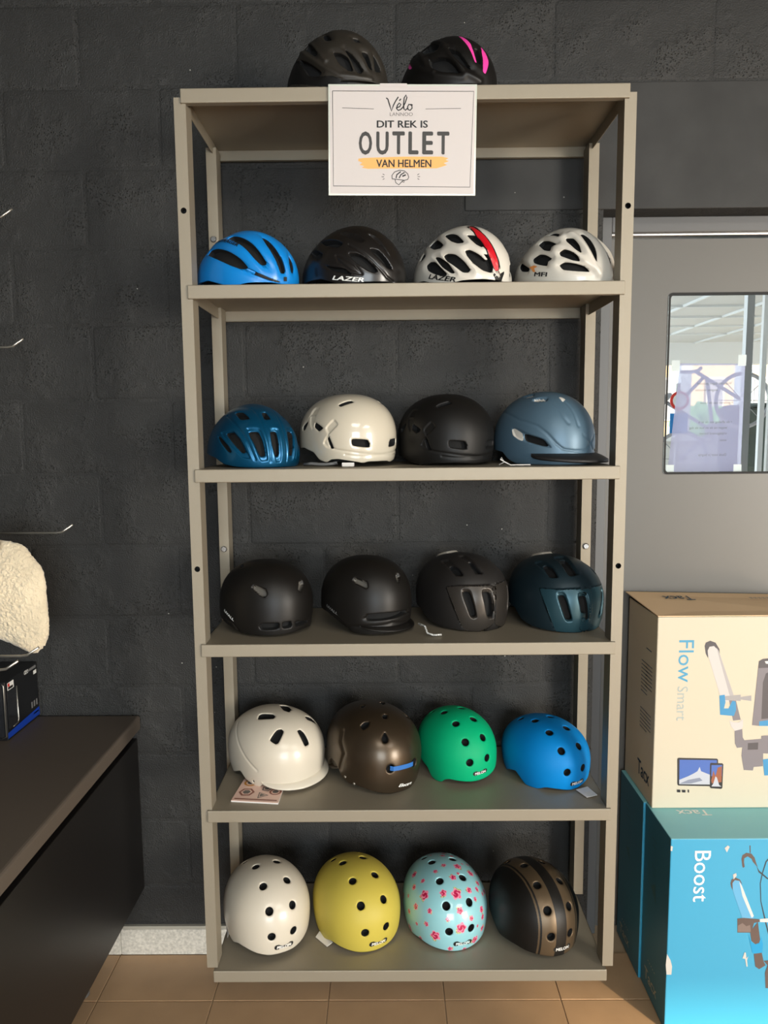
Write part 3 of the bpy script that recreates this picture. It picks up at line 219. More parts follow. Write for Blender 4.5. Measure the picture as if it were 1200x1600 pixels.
BOOST_PRINT = [('brown', [(0.8615, 0.4842), (0.8637, 0.4948), (0.8733, 0.5011), (0.8866, 0.4989), (0.8954, 0.4876), (0.9012, 0.4699), (0.9049, 0.4611), (0.8997, 0.4664), (0.8909, 0.477), (0.888, 0.4841), (0.8771, 0.4912), (0.869, 0.486), (0.8685, 0.4754), (0.8711, 0.463), (0.8669, 0.4595), (0.8644, 0.4648)]), ('brown', [(0.8806, 0.521), (0.8833, 0.521), (0.8845, 0.501), (0.8822, 0.501)]), ('line', [(0.9014, 0.4646), (0.9086, 0.4522), (0.9328, 0.4309), (0.9396, 0.4273), (0.9398, 0.4245), (0.9296, 0.4291), (0.9072, 0.448)]), ('line', [(0.9364, 0.4926), (0.924, 0.4769), (0.9162, 0.4451), (0.9123, 0.4168), (0.916, 0.367), (0.9284, 0.3168), (0.9406, 0.2736), (0.9478, 0.2627), (0.9475, 0.2681), (0.9419, 0.2808), (0.9309, 0.3204), (0.9183, 0.367), (0.9146, 0.4168), (0.9189, 0.4451), (0.9267, 0.4751), (0.9366, 0.4888)]), ('brown', [(0.836, 0.4172), (0.8386, 0.4279), (0.8483, 0.4331), (0.8601, 0.4277), (0.8674, 0.4135), (0.8604, 0.4206), (0.8503, 0.425), (0.8422, 0.4207), (0.8443, 0.3959), (0.8385, 0.4066)]), ('tube', [(0.8413, 0.4172), (0.8469, 0.426), (0.8586, 0.4242), (0.8675, 0.41), (0.9007, 0.3241), (0.9017, 0.3188), (0.8717, 0.3189), (0.8433, 0.3959)]), ('white', [(0.8587, 0.4224), (0.8659, 0.41), (0.9007, 0.3259), (0.8956, 0.3206), (0.8688, 0.3815)]), ('brown', [(0.8583, 0.319), (0.8749, 0.3207), (0.9151, 0.3169), (0.9174, 0.3097), (0.9023, 0.3062), (0.8968, 0.2792), (0.8601, 0.2794)]), ('brownlt', [(0.8609, 0.2992), (0.8722, 0.3063), (0.8827, 0.2973), (0.8925, 0.3008), (0.8951, 0.281), (0.8607, 0.2812)]), ('white', [(0.9171, 0.3176), (0.945, 0.3196), (0.9455, 0.3078), (0.9175, 0.309)]), ('brown', [(0.8934, 0.281), (0.9121, 0.3097), (0.9215, 0.252), (0.9084, 0.2466), (0.8979, 0.2557)]), ('blue2', [(0.8887, 0.2756), (0.8981, 0.2521), (0.9085, 0.2448), (0.9183, 0.2502), (0.9224, 0.2683), (0.9285, 0.2465), (0.928, 0.223), (0.9131, 0.2176), (0.9011, 0.2231)]), ('brown', [(0.9057, 0.2195), (0.9263, 0.2223), (0.9325, 0.1975), (0.9381, 0.1866), (0.9218, 0.1757), (0.9114, 0.1831)]), ('brown', [(0.9325, 0.1994), (0.9508, 0.2011), (0.9548, 0.1207), (0.9413, 0.1215), (0.9375, 0.1647), (0.9431, 0.1866)]), ('scuff', [(0.8167, 0.5144), (0.8246, 0.522), (0.8297, 0.5178), (0.8231, 0.5027)]), ('scuff', [(0.8413, 0.442), (0.8494, 0.4455), (0.8513, 0.4384), (0.8435, 0.4278)]), ('scuff', [(0.881, 0.2232), (0.8844, 0.2232), (0.8868, 0.2068), (0.8916, 0.2123), (0.8887, 0.2014), (0.8912, 0.1832), (0.8879, 0.1832), (0.8835, 0.205), (0.8767, 0.2069)]), ('scuff', [(0.6781, 0.2205), (0.688, 0.2023), (0.6928, 0.1841), (0.6915, 0.1612), (0.6789, 0.1613), (0.6758, 0.1887)]), ('scuff', [(0.6778, 0.5217), (0.6833, 0.5195), (0.6817, 0.5064), (0.6775, 0.5086)])]

# ================================================================== the setting
# ---- back wall: mortar slab with a door opening, blocks laid on it
YW = .372
wb = bmesh.new()
for lo, hi in (((-1.30, YW+.0008, 0), (.553, YW+.16, 3.1)), ((.553, YW+.0008, 2.192), (7.1, YW+.16, 3.1)), ((1.56, YW+.0008, 0), (7.1, YW+.16, 2.192))): bx(wb, lo, hi)
wall = struct(done('wall_back', wb, None, (WALL,)))
def block_mesh(w, h, seed):
    r = random.Random(seed); ch = .007; n = 3; ring = []; rr = .012
    for cx, cz, a0 in ((w/2-rr, h/2-rr, 0), (-w/2+rr, h/2-rr, 90), (-w/2+rr, -h/2+rr, 180), (w/2-rr, -h/2+rr, 270)):
        for k in range(n):
            a = math.radians(a0+90*k/(n-1)); ring.append((cx+rr*math.cos(a)+r.uniform(-.001, .001), cz+rr*math.sin(a)+r.uniform(-.0012, .0012)))
    v = [(x, .0022, z) for x, z in ring]+[(x*(1-ch/w), .0004, z*(1-ch/h)) for x, z in ring]+[(x*(1-2*ch/w), 0, z*(1-2*ch/h)) for x, z in ring]
    k = len(ring); f = [(i, (i+1) % k, k+(i+1) % k, k+i) for i in range(k)]+[(k+i, k+(i+1) % k, 2*k+(i+1) % k, 2*k+i) for i in range(k)]+[tuple(range(2*k, 3*k))]
    return mesh('block', v, [q[::-1] for q in f], True)
BL, BH, J = .4269, .2094, .0045
shared = [block_mesh(BL-J, BH-J, s) for s in range(3)]
for me in shared: me.materials.append(WALL)
for row in range(-3, 13):
    zt = 2.5242-BH*row; zb = zt-BH
    if zt <= .09: continue
    x0 = -.019+(0 if row % 2 else BL/2)
    for k in range(-4, 18):
        xa, xb = x0+k*BL, x0+(k+1)*BL; za, zc = max(zb, .092), min(zt, 3.1)
        xa = max(xa, -1.21)
        lim = None
        if row >= 2: lim = .553
        elif row == 0: lim = .17
        pieces = []
        if lim is not None: pieces.append((xa, min(xb, lim), za, zc))
        elif row == 1:
            pieces.append((xa, min(xb, .17), za, zc)); pieces.append((max(xa, .17), min(xb, .553), za, min(zc, 2.188)))
        else: pieces.append((xa, xb, za, zc))
        if row >= 2 and xb > 1.56 and xa < 2.9: pieces.append((max(xa, 1.56), xb, za, zc))
        for (a, b, c, d) in pieces:
            if b-a < .03 or d-c < .02 or a > 2.9: continue
            full = abs(b-a-BL) < 1e-4 and abs(d-c-BH) < 1e-4
            me = shared[(row*5+k*3) % 3] if full else block_mesh(b-a-J, d-c-J, row*31+k)
            o = bpy.data.objects.new('block', me); COL.objects.link(o); o.parent = wall
            if not full: me.materials.append(WALL)
            o.location = ((a+b)/2, YW-.0003+random.uniform(-.0007, .0006), (c+d)/2)
box('lintel', (.172, YW-.003, 2.192), (1.98, YW+.003, 2.522), SMOOTHWALL, wall, .003)
# ---- other walls, floor, ceiling
struct(box('wall_left', (-1.36, -6, 0), (-1.21, YW+.16, 3.1), WALL))
struct(box('wall_right', (7, -6, 0), (7.15, YW+.16, 3.1), SIDEWALL))
bm = bmesh.new()
for lo, hi in (((-1.36, -6.2, 0), (-.6, -6, 3.1)), ((1.6, -6.2, 0), (4.6, -6, 3.1)), ((6.7, -6.2, 0), (7.15, -6, 3.1)), ((-.6, -6.2, 2.6), (1.6, -6, 3.1)), ((4.6, -6.2, 2.6), (6.7, -6, 3.1)), ((-.6, -6.2, 0), (1.6, -6, .3)), ((4.6, -6.2, 0), (6.7, -6, .2))): bx(bm, lo, hi)
struct(done('wall_front', bm, None, (SIDEWALL,)))
for i, (a, b, z0) in enumerate(((-.6, 1.6, .3), (4.6, 6.7, .2))):
    w = bmesh.new()
    for lo, hi in (((a, -6.15, z0), (a+.06, -6.05, 2.6)), ((b-.06, -6.15, z0), (b, -6.05, 2.6)), ((a, -6.15, 2.54), (b, -6.05, 2.6)), ((a, -6.15, z0), (b, -6.05, z0+.06)), (((a+b)/2-.03, -6.15, z0), ((a+b)/2+.03, -6.05, 2.6))): bx(w, lo, hi)
    struct(done('window_%d' % (i+1), w, None, (FRAMEGREY,)))
struct(box('ceiling', (-1.36, -6.2, 3.1), (7.15, YW+.16, 3.25), CEIL))
for i_, (lx, ly) in enumerate(((.2, -2.9), (2.3, -2.9))):  # unseen panels, added to throw fill light from overhead
    fx = tag(empty('ceiling_fill_light', (lx, ly, 3.1)), ('added square fill light panel on the ceiling nearest above the camera', 'added square fill light panel on the ceiling over the right side of the room')[i_], 'light')
    box('frame', (-.62, -.62, -.05), (.62, .62, 0), FRAMEGREY, fx); lamp('panel_fill_light', 'AREA', 31, (1.0, .93, .82), (lx, ly, 3.04), (0, 0, -1), shape='SQUARE', size=1.2)
floor = struct(box('floor', (-1.36, -6.2, -.1), (7.15, YW+.3, -.0035), GROUT))
TW = .327; tm = None
for i in range(-2, 10):
    for j in range(0, 10):
        xa = -.879+TW*i; yb = .176-TW*j+TW; ya = yb-TW; yb = min(yb, .36 if xa < .5 else .56); xa2 = max(xa, -1.21)
        if j == 0 and xa > .5: yb = .56
        full = j > 0 and xa2 == xa
        if full and tm is None:
            b = bmesh.new(); bx(b, (-TW/2+.0015, -TW/2+.0015, -.004), (TW/2-.0015, TW/2-.0015, 0), .0008, 1); tm = bpy.data.meshes.new('tile'); b.to_mesh(tm); b.free(); tm.materials.append(TILE)
        if full:
            o = bpy.data.objects.new('tile', tm); COL.objects.link(o); o.parent = floor; o.location = (xa+TW/2, ya+TW/2, random.uniform(-.0003, .0002))
        else: box('tile', (xa2+.0015, ya+.0015, -.004), (xa+TW-.0015, yb-.0015, 0), TILE, floor, .0008, 1)
plain = box('floor_field', (-1.36, -6.2, -.0036), (7.15, -2.78, -.0004), TILE, floor)
plain2 = box('floor_field', (3.04, -2.78, -.0036), (7.15, YW, -.0004), TILE, floor)
base = struct(box('baseboard_back', (-1.21, YW-.0095, 0), (.553, YW+.003, .0915), PLINTHTOP, None, .001, 1))
for i in range(-2, 5):
    xa = max(-.877+TW*i, -1.205); xb = min(-.877+TW*(i+1), .553)
    if xb-xa > .02: box('tile', (xa+.001, .360, 0), (xb-.001, YW-.004, .0825), PLINTH, base, .001, 1)
# ---- steel door in its frame, a pace back in the opening
YF, YD = .445, .470
fr = struct(empty('door_1', (.565, YD, 0)))
def dpart(name, lo, hi, m, par=fr, bev=.002):
    o = box(name, lo, hi, m, None, bev); o.parent = par; o.matrix_parent_inverse = Matrix.Translation((-.565, -YD, 0)); return o
dpart('frame_post', (.553, YF, 0), (.600, YF+.12, 2.192), FRAMEGREY)
dpart('frame_post', (1.515, YF, 0), (1.562, YF+.12, 2.192), FRAMEGREY)
dpart('frame_head', (.600, YF, 2.150), (1.515, YF+.12, 2.192), FRAMEGREY)
dpart('light_line_strip', (.600, YF+.012, 2.143), (1.515, YF+.05, 2.150), CHROME, fr, .001)  # bright strip standing in for the line of light above the leaf
dpart('jamb_shade_strip', (.560, YF-.004, 0), (.567, YF+.01, 2.185), DARKGAP, fr, .001)  # dark strip standing in for the shadow at the wall edge
# leaf with a window cut out: four bars of steel round the glass
gx0, gx1, gz0, gz1 = .776, 1.316, 1.457, 1.985
def leaf():
    n = 6; r = .012; inner = []
    for cx, cz, a0 in ((gx1-r, gz1-r, 0), (gx0+r, gz1-r, 90), (gx0+r, gz0+r, 180), (gx1-r, gz0+r, 270)):
        inner += [(cx+r*math.cos(math.radians(a0+90*k/(n-1))), cz+r*math.sin(math.radians(a0+90*k/(n-1)))) for k in range(n)]
    x0, x1, z0, z1 = .604, 1.511, .01, 2.136; out = []
    for i, (x, z) in enumerate(inner):
        q = i//n; out.append(((x1, z1), (x0, z1), (x0, z0), (x1, z0))[q])
    k = len(inner); v = []; f = []
    for y in (YD, YD+.05):
        v += [(x, y, z) for x, z in inner]+[(x, y, z) for x, z in out]
    for i in range(k):
        j = (i+1) % k
        f.append((k+i, k+j, j, i)); f.append((2*k+i, 2*k+j, 3*k+j, 3*k+i)); f.append((i, j, 2*k+j, 2*k+i)); f.append((k+j, k+i, 3*k+i, 3*k+j))
    bm = bmesh.new(); me = mesh('leaf', v, f); bm.from_mesh(me); bmesh.ops.remove_doubles(bm, verts=bm.verts, dist=1e-5); bmesh.ops.dissolve_degenerate(bm, edges=bm.edges, dist=1e-6); bmesh.ops.recalc_face_normals(bm, faces=bm.faces); bm.to_mesh(me); bm.free()
    return me, inner
me, inner = leaf()
lf = link('leaf', me, None, (STEELDOOR,)); lf.parent = fr; lf.matrix_parent_inverse = Matrix.Translation((-.565, -YD, 0))
vs = []; fs = []; k = len(inner); cx, cz = (gx0+gx1)/2, (gz0+gz1)/2
for (d, y) in ((0, YD-.003), (.006, YD-.003), (.006, YD+.012)):
    vs += [(cx+(x-cx)*(1-2*d/(gx1-gx0)), y, cz+(z-cz)*(1-2*d/(gz1-gz0))) for x, z in inner]
for r_ in range(2): fs += [(r_*k+i, r_*k+(i+1) % k, (r_+1)*k+(i+1) % k, (r_+1)*k+i) for i in range(k)]
gk = link('window_gasket', mesh('window_gasket', vs, fs, False), None, (DARKGAP,)); gk.parent = fr; gk.matrix_parent_inverse = Matrix.Translation((-.565, -YD, 0))
GLASS = bpy.data.materials.new('clear_glass'); GLASS.use_nodes = True
nt = GLASS.node_tree; nt.nodes.remove(nt.nodes['Principled BSDF']); tr = nt.nodes.new('ShaderNodeBsdfTransparent'); gl = nt.nodes.new('ShaderNodeBsdfGlossy'); gl.inputs['Roughness'].default_value = .02
fz = nt.nodes.new('ShaderNodeFresnel'); fz.inputs['IOR'].default_value = 1.5; mx = nt.nodes.new('ShaderNodeMixShader'); tr.inputs[0].default_value = (.93, .97, .96, 1)
nt.links.new(fz.outputs[0], mx.inputs[0]); nt.links.new(tr.outputs[0], mx.inputs[1]); nt.links.new(gl.outputs[0], mx.inputs[2]); nt.links.new(mx.outputs[0], nt.nodes['Material Output'].inputs[0])
gp = link('glass_pane', mesh('glass_pane', [(gx0+.001, YD+.015, gz0+.001), (gx1-.001, YD+.015, gz0+.001), (gx1-.001, YD+.015, gz1-.001), (gx0+.001, YD+.015, gz1-.001)], [(0, 1, 2, 3)]), None, (GLASS,)); gp.parent = fr; gp.matrix_parent_inverse = Matrix.Translation((-.565, -YD, 0))
# ================================================================== beyond the door glass
SHEET = bpy.data.materials.new('thin_sleeve'); SHEET.use_nodes = True
nt = SHEET.node_tree; nt.nodes.remove(nt.nodes['Principled BSDF']); tr = nt.nodes.new('ShaderNodeBsdfTransparent'); tl = nt.nodes.new('ShaderNodeBsdfTranslucent'); tl.inputs[0].default_value = S(205, 196, 222); mx = nt.nodes.new('ShaderNodeMixShader'); mx.inputs[0].default_value = .74
nt.links.new(tr.outputs[0], mx.inputs[1]); nt.links.new(tl.outputs[0], mx.inputs[2]); nt.links.new(mx.outputs[0], nt.nodes['Material Output'].inputs[0])
note = tag(empty('paper_notice', (.91, .492, 1.46)), 'thin white notice taped to the outside of the door glass, its print showing reversed', 'notice')
link('sheet', mesh('sheet', [(-.112, 0, .003), (.108, 0, .003), (.108, 0, .322), (-.085, 0, .325)], [(0, 1, 2, 3)]), note, (SHEET,))
TAPE = mat('white_tape', S(250, 250, 250), .6)
for x, z in ((.098, .332), (.098, .008), (-.105, .008), (-.098, .318)): box('tape', (x-.012, -.0012, z-.016), (x+.012, -.0004, z+.016), TAPE, note)
fl = Flat((0, -.001, 0), (-1, 0, 0), (0, 0, 1)); fl.n = Vector((0, -1, 0))
for w, x, z in (('Volgende dagen gesloten', -.07, .262), ('wegens vakantie', -.03, .243), ('\u2022 gesloten van de bouw', -.075, .205), ('\u2022 de afhaling van de te is', -.075, .148), ('wegen na de en kun de dag', -.062, .131), ('vrijdagavond binnen', -.062, .114), ('weer.', -.062, .094), ('Dank voor je begrip', -.062, .05)):
    fl.word(w, x, z, .0075, GREYP, lift=0)
fl.build('lettering', note)
EXTG = mat('outside_concrete', S(215, 213, 208), .8); EXTW = mat('outside_white', S(235, 235, 232), .6); EXTB = mat('cream_facade', S(222, 198, 160), .8); EXTD = mat('outside_dark', S(150, 152, 158), .7)
LEAF = mat('outside_leaves', S(150, 200, 120), .7); SIGNR = mat('sign_red', S(220, 60, 50), .5); SIGNB = mat('sign_blue', S(40, 130, 200), .5)
tag(box('outside_ground', (-3, .56, -.12), (14, 16, -.02), EXTG), 'pale paving outside seen through the door glass', 'paving')['kind'] = 'structure'
can = tag(empty('canopy_roof', (2, 3, 2.6)), 'flat grey canopy roof with white battens outside the door glass', 'canopy')
box('deck', (-3, -2.2, .05), (8, 4.6, .15), EXTG, can); box('fascia', (-3, 4.45, -.22), (8, 4.6, .05), EXTW, can)
for i in range(14): box('batten', (-2.6+.62*i, -2.2, .03), (-2.582+.62*i, 4.45, .05), EXTW, can)
for i in range(10): box('cross_rail', (-3, -2.0+.62*i, .03), (8, -1.985+.62*i, .05), EXTW, can)
for x, y in ((.85, 1.0), (.92, 1.0), (-.245, -1.0), (4.6, 4.4), (-.6, 4.4)): box('canopy_post', (x-.018, y-.018, -2.62), (x+.018, y+.018, .05), EXTW, can)
hs = tag(empty('house', (6.6, 13, 0)), 'cream house across the street seen through the door glass', 'house')
box('facade', (-2.6, 0, 0), (6, 4, 3.4), EXTB, hs); box('roof', (-2.8, -.2, 3.4), (6.2, 4.2, 3.8), EXTD, hs)
for i in range(7):
    f_ = box('window', (-1.2+.9*i, -.05, 1.75), (-.85+.9*i, .02, 2.6), EXTW, hs); box('pane', (-1.16+.9*i, -.07, 1.79), (-.89+.9*i, -.05, 2.56), EXTD, f_)
tr_ = tag(empty('garden_bush', (4.62, 9.3, 0)), 'bright green bush in front of the cream house outside the glass', 'bush')
bm = bmesh.new()
for dx, dz, r_ in ((-.12, 1.55, .30), (.18, 1.6, .34), (.02, 1.78, .20), (.4, 1.5, .28), (0, .8, .42)):
    g_ = bmesh.ops.create_icosphere(bm, subdivisions=3, radius=r_)
    for v in g_['verts']: v.co = v.co*random.uniform(.8, 1.15)+Vector((dx, 0, dz))
tube('stem', [(0, 0, -.02), (0, 0, .6)], .05, EXTD, tr_)
done('leaves', bm, tr_, (LEAF,))
gw = tag(empty('garden_wall', (4.5, 8.6, 0)), 'low pale wall in front of the green bush outside', 'wall'); box('wall_face', (-2, -.1, -.02), (3, .1, 1.42), EXTG, gw); box('coping', (-2, -.13, 1.42), (3, .13, 1.48), EXTW, gw)
for x in (-.42, .42): box('pillar', (x-.07, -.12, 1.48), (x+.07, .12, 2.5), EXTW, gw)
bk = tag(empty('bicycle', (3.62, 6.6, 1.575)), 'grey bicycle added outside the door glass, standing in for bicycles reflected in it', 'bicycle'); bk.rotation_euler = (0, math.radians(-44), 0)  # added bicycle, takes the place of reflections in the glass
for wx in (-.47, .47):
    n, k = 40, 8; vs = [((.30+.022*math.cos(2*math.pi*b/k))*math.cos(2*math.pi*a_/n)+wx, .022*math.sin(2*math.pi*b/k), (.30+.022*math.cos(2*math.pi*b/k))*math.sin(2*math.pi*a_/n)) for a_ in range(n) for b in range(k)]
    wh = link('wheel', mesh('wheel', vs, [(a_*k+b, ((a_+1) % n)*k+b, ((a_+1) % n)*k+(b+1) % k, a_*k+(b+1) % k) for a_ in range(n) for b in range(k)], True), bk, (EXTD,))
    for q in range(8): tube('spoke', [(wx, 0, 0), (wx+.3*math.cos(q*math.pi/4), 0, .3*math.sin(q*math.pi/4))], .004, EXTD, wh, 5)
for nm, p in (('down_tube', [(0, 0, -.02), (.34, 0, .45)]), ('seat_tube', [(0, 0, -.02), (-.16, 0, .6)]), ('top_tube', [(-.13, 0, .48), (.33, 0, .5)]), ('chain_stay', [(0, 0, -.02), (-.47, 0, 0)]), ('fork', [(.31, 0, .6), (.47, 0, 0)]), ('handlebar', [(.28, -.26, .66), (.3, -.1, .62), (.3, .1, .62), (.28, .26, .66)])): tube(nm, p, .02, EXTD, bk)
box('saddle', (-.3, -.06, .6), (-.06, .06, .65), EXTD, bk, .02); cyl('chainring', (0, -.03, -.02), (0, 1, 0), .1, .01, EXTD, bk, 24)
tube('hanger', [(.47, 0, .0), (.47+.62, 0, .62)], .012, EXTG, bk)
sg = tag(empty('traffic_sign', (2.60, 5, 0)), 'round red and white traffic sign over a blue plate outside the glass', 'sign')
tube('pole', [(0, 0, -.02), (0, 0, 2.0)], .02, EXTG, sg); cyl('disc', (0, -.03, 1.845), (0, -1, 0), .085, .01, SIGNR, sg, 28); cyl('disc_face', (0, -.04, 1.845), (0, -1, 0), .062, .004, EXTW, sg, 28); box('plate', (-.08, -.04, 1.55), (.08, -.03, 1.73), SIGNB, sg)
hd = tag(empty('hedge', (5.25, 7.7, 0)), 'dark clipped hedge outside, right of the white canopy posts', 'hedge')
bm = bmesh.new(); bx(bm, (-.9, -.3, -.02), (2.5, .3, 1.85), .08, 2); bmesh.ops.subdivide_edges(bm, edges=bm.edges, cuts=7, use_grid_fill=True)
for v in bm.verts: v.co += Vector((random.uniform(-.06, .06), random.uniform(-.06, .06), random.uniform(-.06, .06)))
done('leaves', bm, hd, (mat('hedge_dark', S(66, 78, 74), .7),))
# ================================================================== the rack
SHZ = [2.354, 1.929, 1.507, 1.084, .661, .231]
rack = tag(empty('shelving_rack', (0, 0, .231)), 'tall grey metal rack with six shelves hung on the black block wall', 'rack')
def rp(o): o.parent = rack; o.matrix_parent_inverse = Matrix.Translation((0, 0, -.231)); return o
def post(x0, x1, y0, y1, z0, z1, holes):
    """square tube whose front face has round bolt holes"""
    w = x1-x0; v = []; f = []; zs = [z0]; cxm = (x0+x1)/2; r = .0068; n = 16
    bm = bmesh.new()
    prev = [bm.verts.new((x0, y0, z0)), bm.verts.new((x1, y0, z0))]
    for hz in sorted(holes):
        b0, b1 = hz-.012, hz+.012
        a = [bm.verts.new((x0, y0, b0)), bm.verts.new((x1, y0, b0))]; bm.faces.new((prev[0], prev[1], a[1], a[0]))
        c = [bm.verts.new((x0, y0, b1)), bm.verts.new((x1, y0, b1))]
        ring = [bm.verts.new((cxm+r*math.cos(2*math.pi*(i+.5)/n-math.pi/2-math.pi/4), y0, hz+r*math.sin(2*math.pi*(i+.5)/n-math.pi/2-math.pi/4))) for i in range(n)]
        cor = [a[0], a[1], c[1], c[0]]
        for q in range(4):
            seg = [ring[(q*4+i) % n] for i in range(4)]; nx = ring[(q*4+4) % n]
            for i in range(3): bm.faces.new((cor[q], seg[i+1], seg[i])) if False else bm.faces.new((seg[i], cor[q] if i < 2 else cor[(q+1) % 4], seg[i+1])) if False else None
        for q in range(4):
            s_ = [ring[(q*4+i) % n] for i in range(5)]; A, B = cor[q], cor[(q+1) % 4]
            bm.faces.new((A, B, s_[4], s_[3], s_[2], s_[1], s_[0]))
        back = [bm.verts.new((v_.co.x, y0+.02, v_.co.z)) for v_ in ring]
        for i in range(n): bm.faces.new((ring[i], ring[(i+1) % n], back[(i+1) % n], back[i])).material_index = 1
        bm.faces.new(back).material_index = 1
        prev = c
    e = [bm.verts.new((x0, y0, z1)), bm.verts.new((x1, y0, z1))]; bm.faces.new((prev[0], prev[1], e[1], e[0]))
    B = [bm.verts.new(p) for p in ((x0, y1, z0), (x1, y1, z0), (x1, y1, z1), (x0, y1, z1))]; G = [bm.verts.new(p) for p in ((x0, y0, z0), (x1, y0, z0), (x1, y0, z1), (x0, y0, z1))]
    for i in range(4): bm.faces.new((G[i], B[i], B[(i+1) % 4], G[(i+1) % 4]))
    bm.faces.new(B); bmesh.ops.recalc_face_normals(bm, faces=bm.faces)
    return rp(done('post', bm, None, (RACK, HOLE)))
P2, PW = .5163, .0268
for s in (-1, 1):
    xa, xb = (-P2, -P2+PW) if s < 0 else (P2-PW, P2)
    post(xa, xb, .006, .054, .237, 2.337, [2.094, 1.2685]); post(xa, xb, .294, .344, .237, 2.337, [])
    for z in (2.104, 1.2705) if s < 0 else (1.2705,):
        b = cyl('wall_bolt', ((xa+xb)/2, .293, z), (0, 1, 0), .004, .082, CHROME); rp(b)
        h_ = cyl('bolt_head', ((xa+xb)/2, .2945, z), (0, -1, 0), .0085, .006, CHROME, None, 18, .002); rp(h_)
def shelf(z):
    bm = bmesh.new(); t = .002; h = .031; W = .5; g = .0005   # folded tray: top sheet, four lips, small return at the front
    bx(bm, (-W+g, .002, z-t), (W-g, .361, z))
    bx(bm, (-W, 0, z-h), (W, .0055, z), .0022, 3); bx(bm, (-W+.001, .003, z-h+.0004), (W-.001, .018, z-h+.0019))
    bx(bm, (-W+g, .359, z-h), (W-g, .361, z)); bx(bm, (-W+g, .348, z-h), (W-g, .361, z-h+.0015))
    for s in (-1, 1): bx(bm, (min(s*(W-g), s*(W-g-.002)), .003, z-h), (max(s*(W-g), s*(W-g-.002)), .361, z))
    o = done('shelf', bm, None, (RACK,)); mod = o.modifiers.new('bevel', 'BEVEL'); mod.width = .0008; mod.segments = 2; mod.limit_method = 'ANGLE'
    return rp(o)
for z in SHZ: shelf(z)
# ================================================================== the outlet sign
sign = tag(empty('outlet_sign', (-.008, -.0045, 2.118)), 'white laminated paper sign with black lettering hung on the top shelf edge', 'sign')
SW, SHH = .329, .236
sign.rotation_euler = (0, math.radians(.75), 0)
box('pouch', (-SW/2, -.0012, 0), (SW/2, 0, SHH), POUCH, sign, .0005, 1); box('sheet', (-SW/2+.004, -.0018, .004), (SW/2-.004, -.0011, SHH-.004), PAPER, sign)
def sp(u, v): return ((u-80)/1050*SW-SW/2+.0045*(v-48)/800, SHH-(v-52-(u-80)*.0175)/800*SHH)
fl = Flat((0, -.0019, 0), (1, 0, 0), (0, 0, 1)); fl.n = Vector((0, -1, 0)); px = SW/1050
def sst(pts, w, m=INK): fl.stroke([sp(*p) for p in pts], w*px, m, .0003)
sst([(110, 102), (1106, 122), (1077, 808), (102, 785), (110, 102)], 4); sst([(176, 224), (400, 235)], 3); sst([(765, 241), (1015, 241)], 3)
for s_, w in (([(488, 158), (500, 168), (512, 210), (524, 252), (538, 212), (555, 180), (574, 152)], 6), ([(556, 232), (583, 221), (591, 206), (580, 196), (566, 212), (560, 235), (572, 248), (588, 243), (604, 228), (622, 195), (634, 158), (628, 139), (615, 160), (610, 205), (612, 238), (622, 248), (640, 232)], 6), ([(580, 180), (592, 166)], 6), ([(664, 212), (648, 206), (638, 224), (642, 244), (656, 249), (670, 234), (668, 214), (660, 206), (674, 212)], 6)): sst(s_, w*1.35)
def swd(body, u0, u1, vb, hpx, m, bold): a = sp(u0, vb); fl.word(body, a[0], a[1], hpx*px*.98, m, bold, width=(u1-u0)*px, lift=.0004)
swd('LANNOO', 512, 674, 287, 26, INK2, -.012); swd('DIT REK IS', 418, 780, 368, 50, INK, .035); [swd(c_, a_, b_, v_, 160, INK2, .045) for c_, a_, b_, v_ in (('O', 288, 382, 556), ('U', 412, 500, 557), ('T', 526, 614, 558), ('L', 640, 712, 560), ('E', 738, 816, 562), ('T', 843, 930, 564))]
br = [(285, 590), (320, 585), (600, 580), (880, 584), (925, 596), (905, 608), (928, 618), (890, 632), (915, 645), (885, 655), (840, 668), (500, 664), (350, 664), (305, 655), (325, 645), (290, 632), (312, 620), (282, 605)]
c0 = sp(600, 625); fl.add([sp(*p) for p in br]+[c0], [(i, (i+1) % len(br), len(br))[::-1] for i in range(len(br))], ORANGE, .0002)
swd('VAN HELMEN', 410, 803, 652, 54, INK, .035)
sst([(523, 740), (521, 715), (540, 690), (575, 678), (610, 683), (634, 705), (641, 730), (634, 745), (610, 752), (560, 744), (523, 740)], 5); sst([(543, 745), (548, 768), (570, 784), (590, 762), (606, 752)], 5); sst([(550, 735), (556, 710), (585, 688)], 8); sst([(572, 735), (585, 710), (612, 694)], 8); sst([(595, 722), (620, 712)], 10); sst([(592, 760), (606, 768), (610, 755)], 4)
for p in ([(455, 703), (468, 711)], [(447, 723), (465, 724)], [(455, 743), (468, 737)], [(716, 706), (702, 714)], [(722, 726), (704, 727)], [(716, 747), (703, 740)]): sst(p, 4)
fl.build('lettering', sign); box('tape', (-.05, -.0022, SHH-.006), (.01, -.0012, SHH+.0012), PAPER, sign)
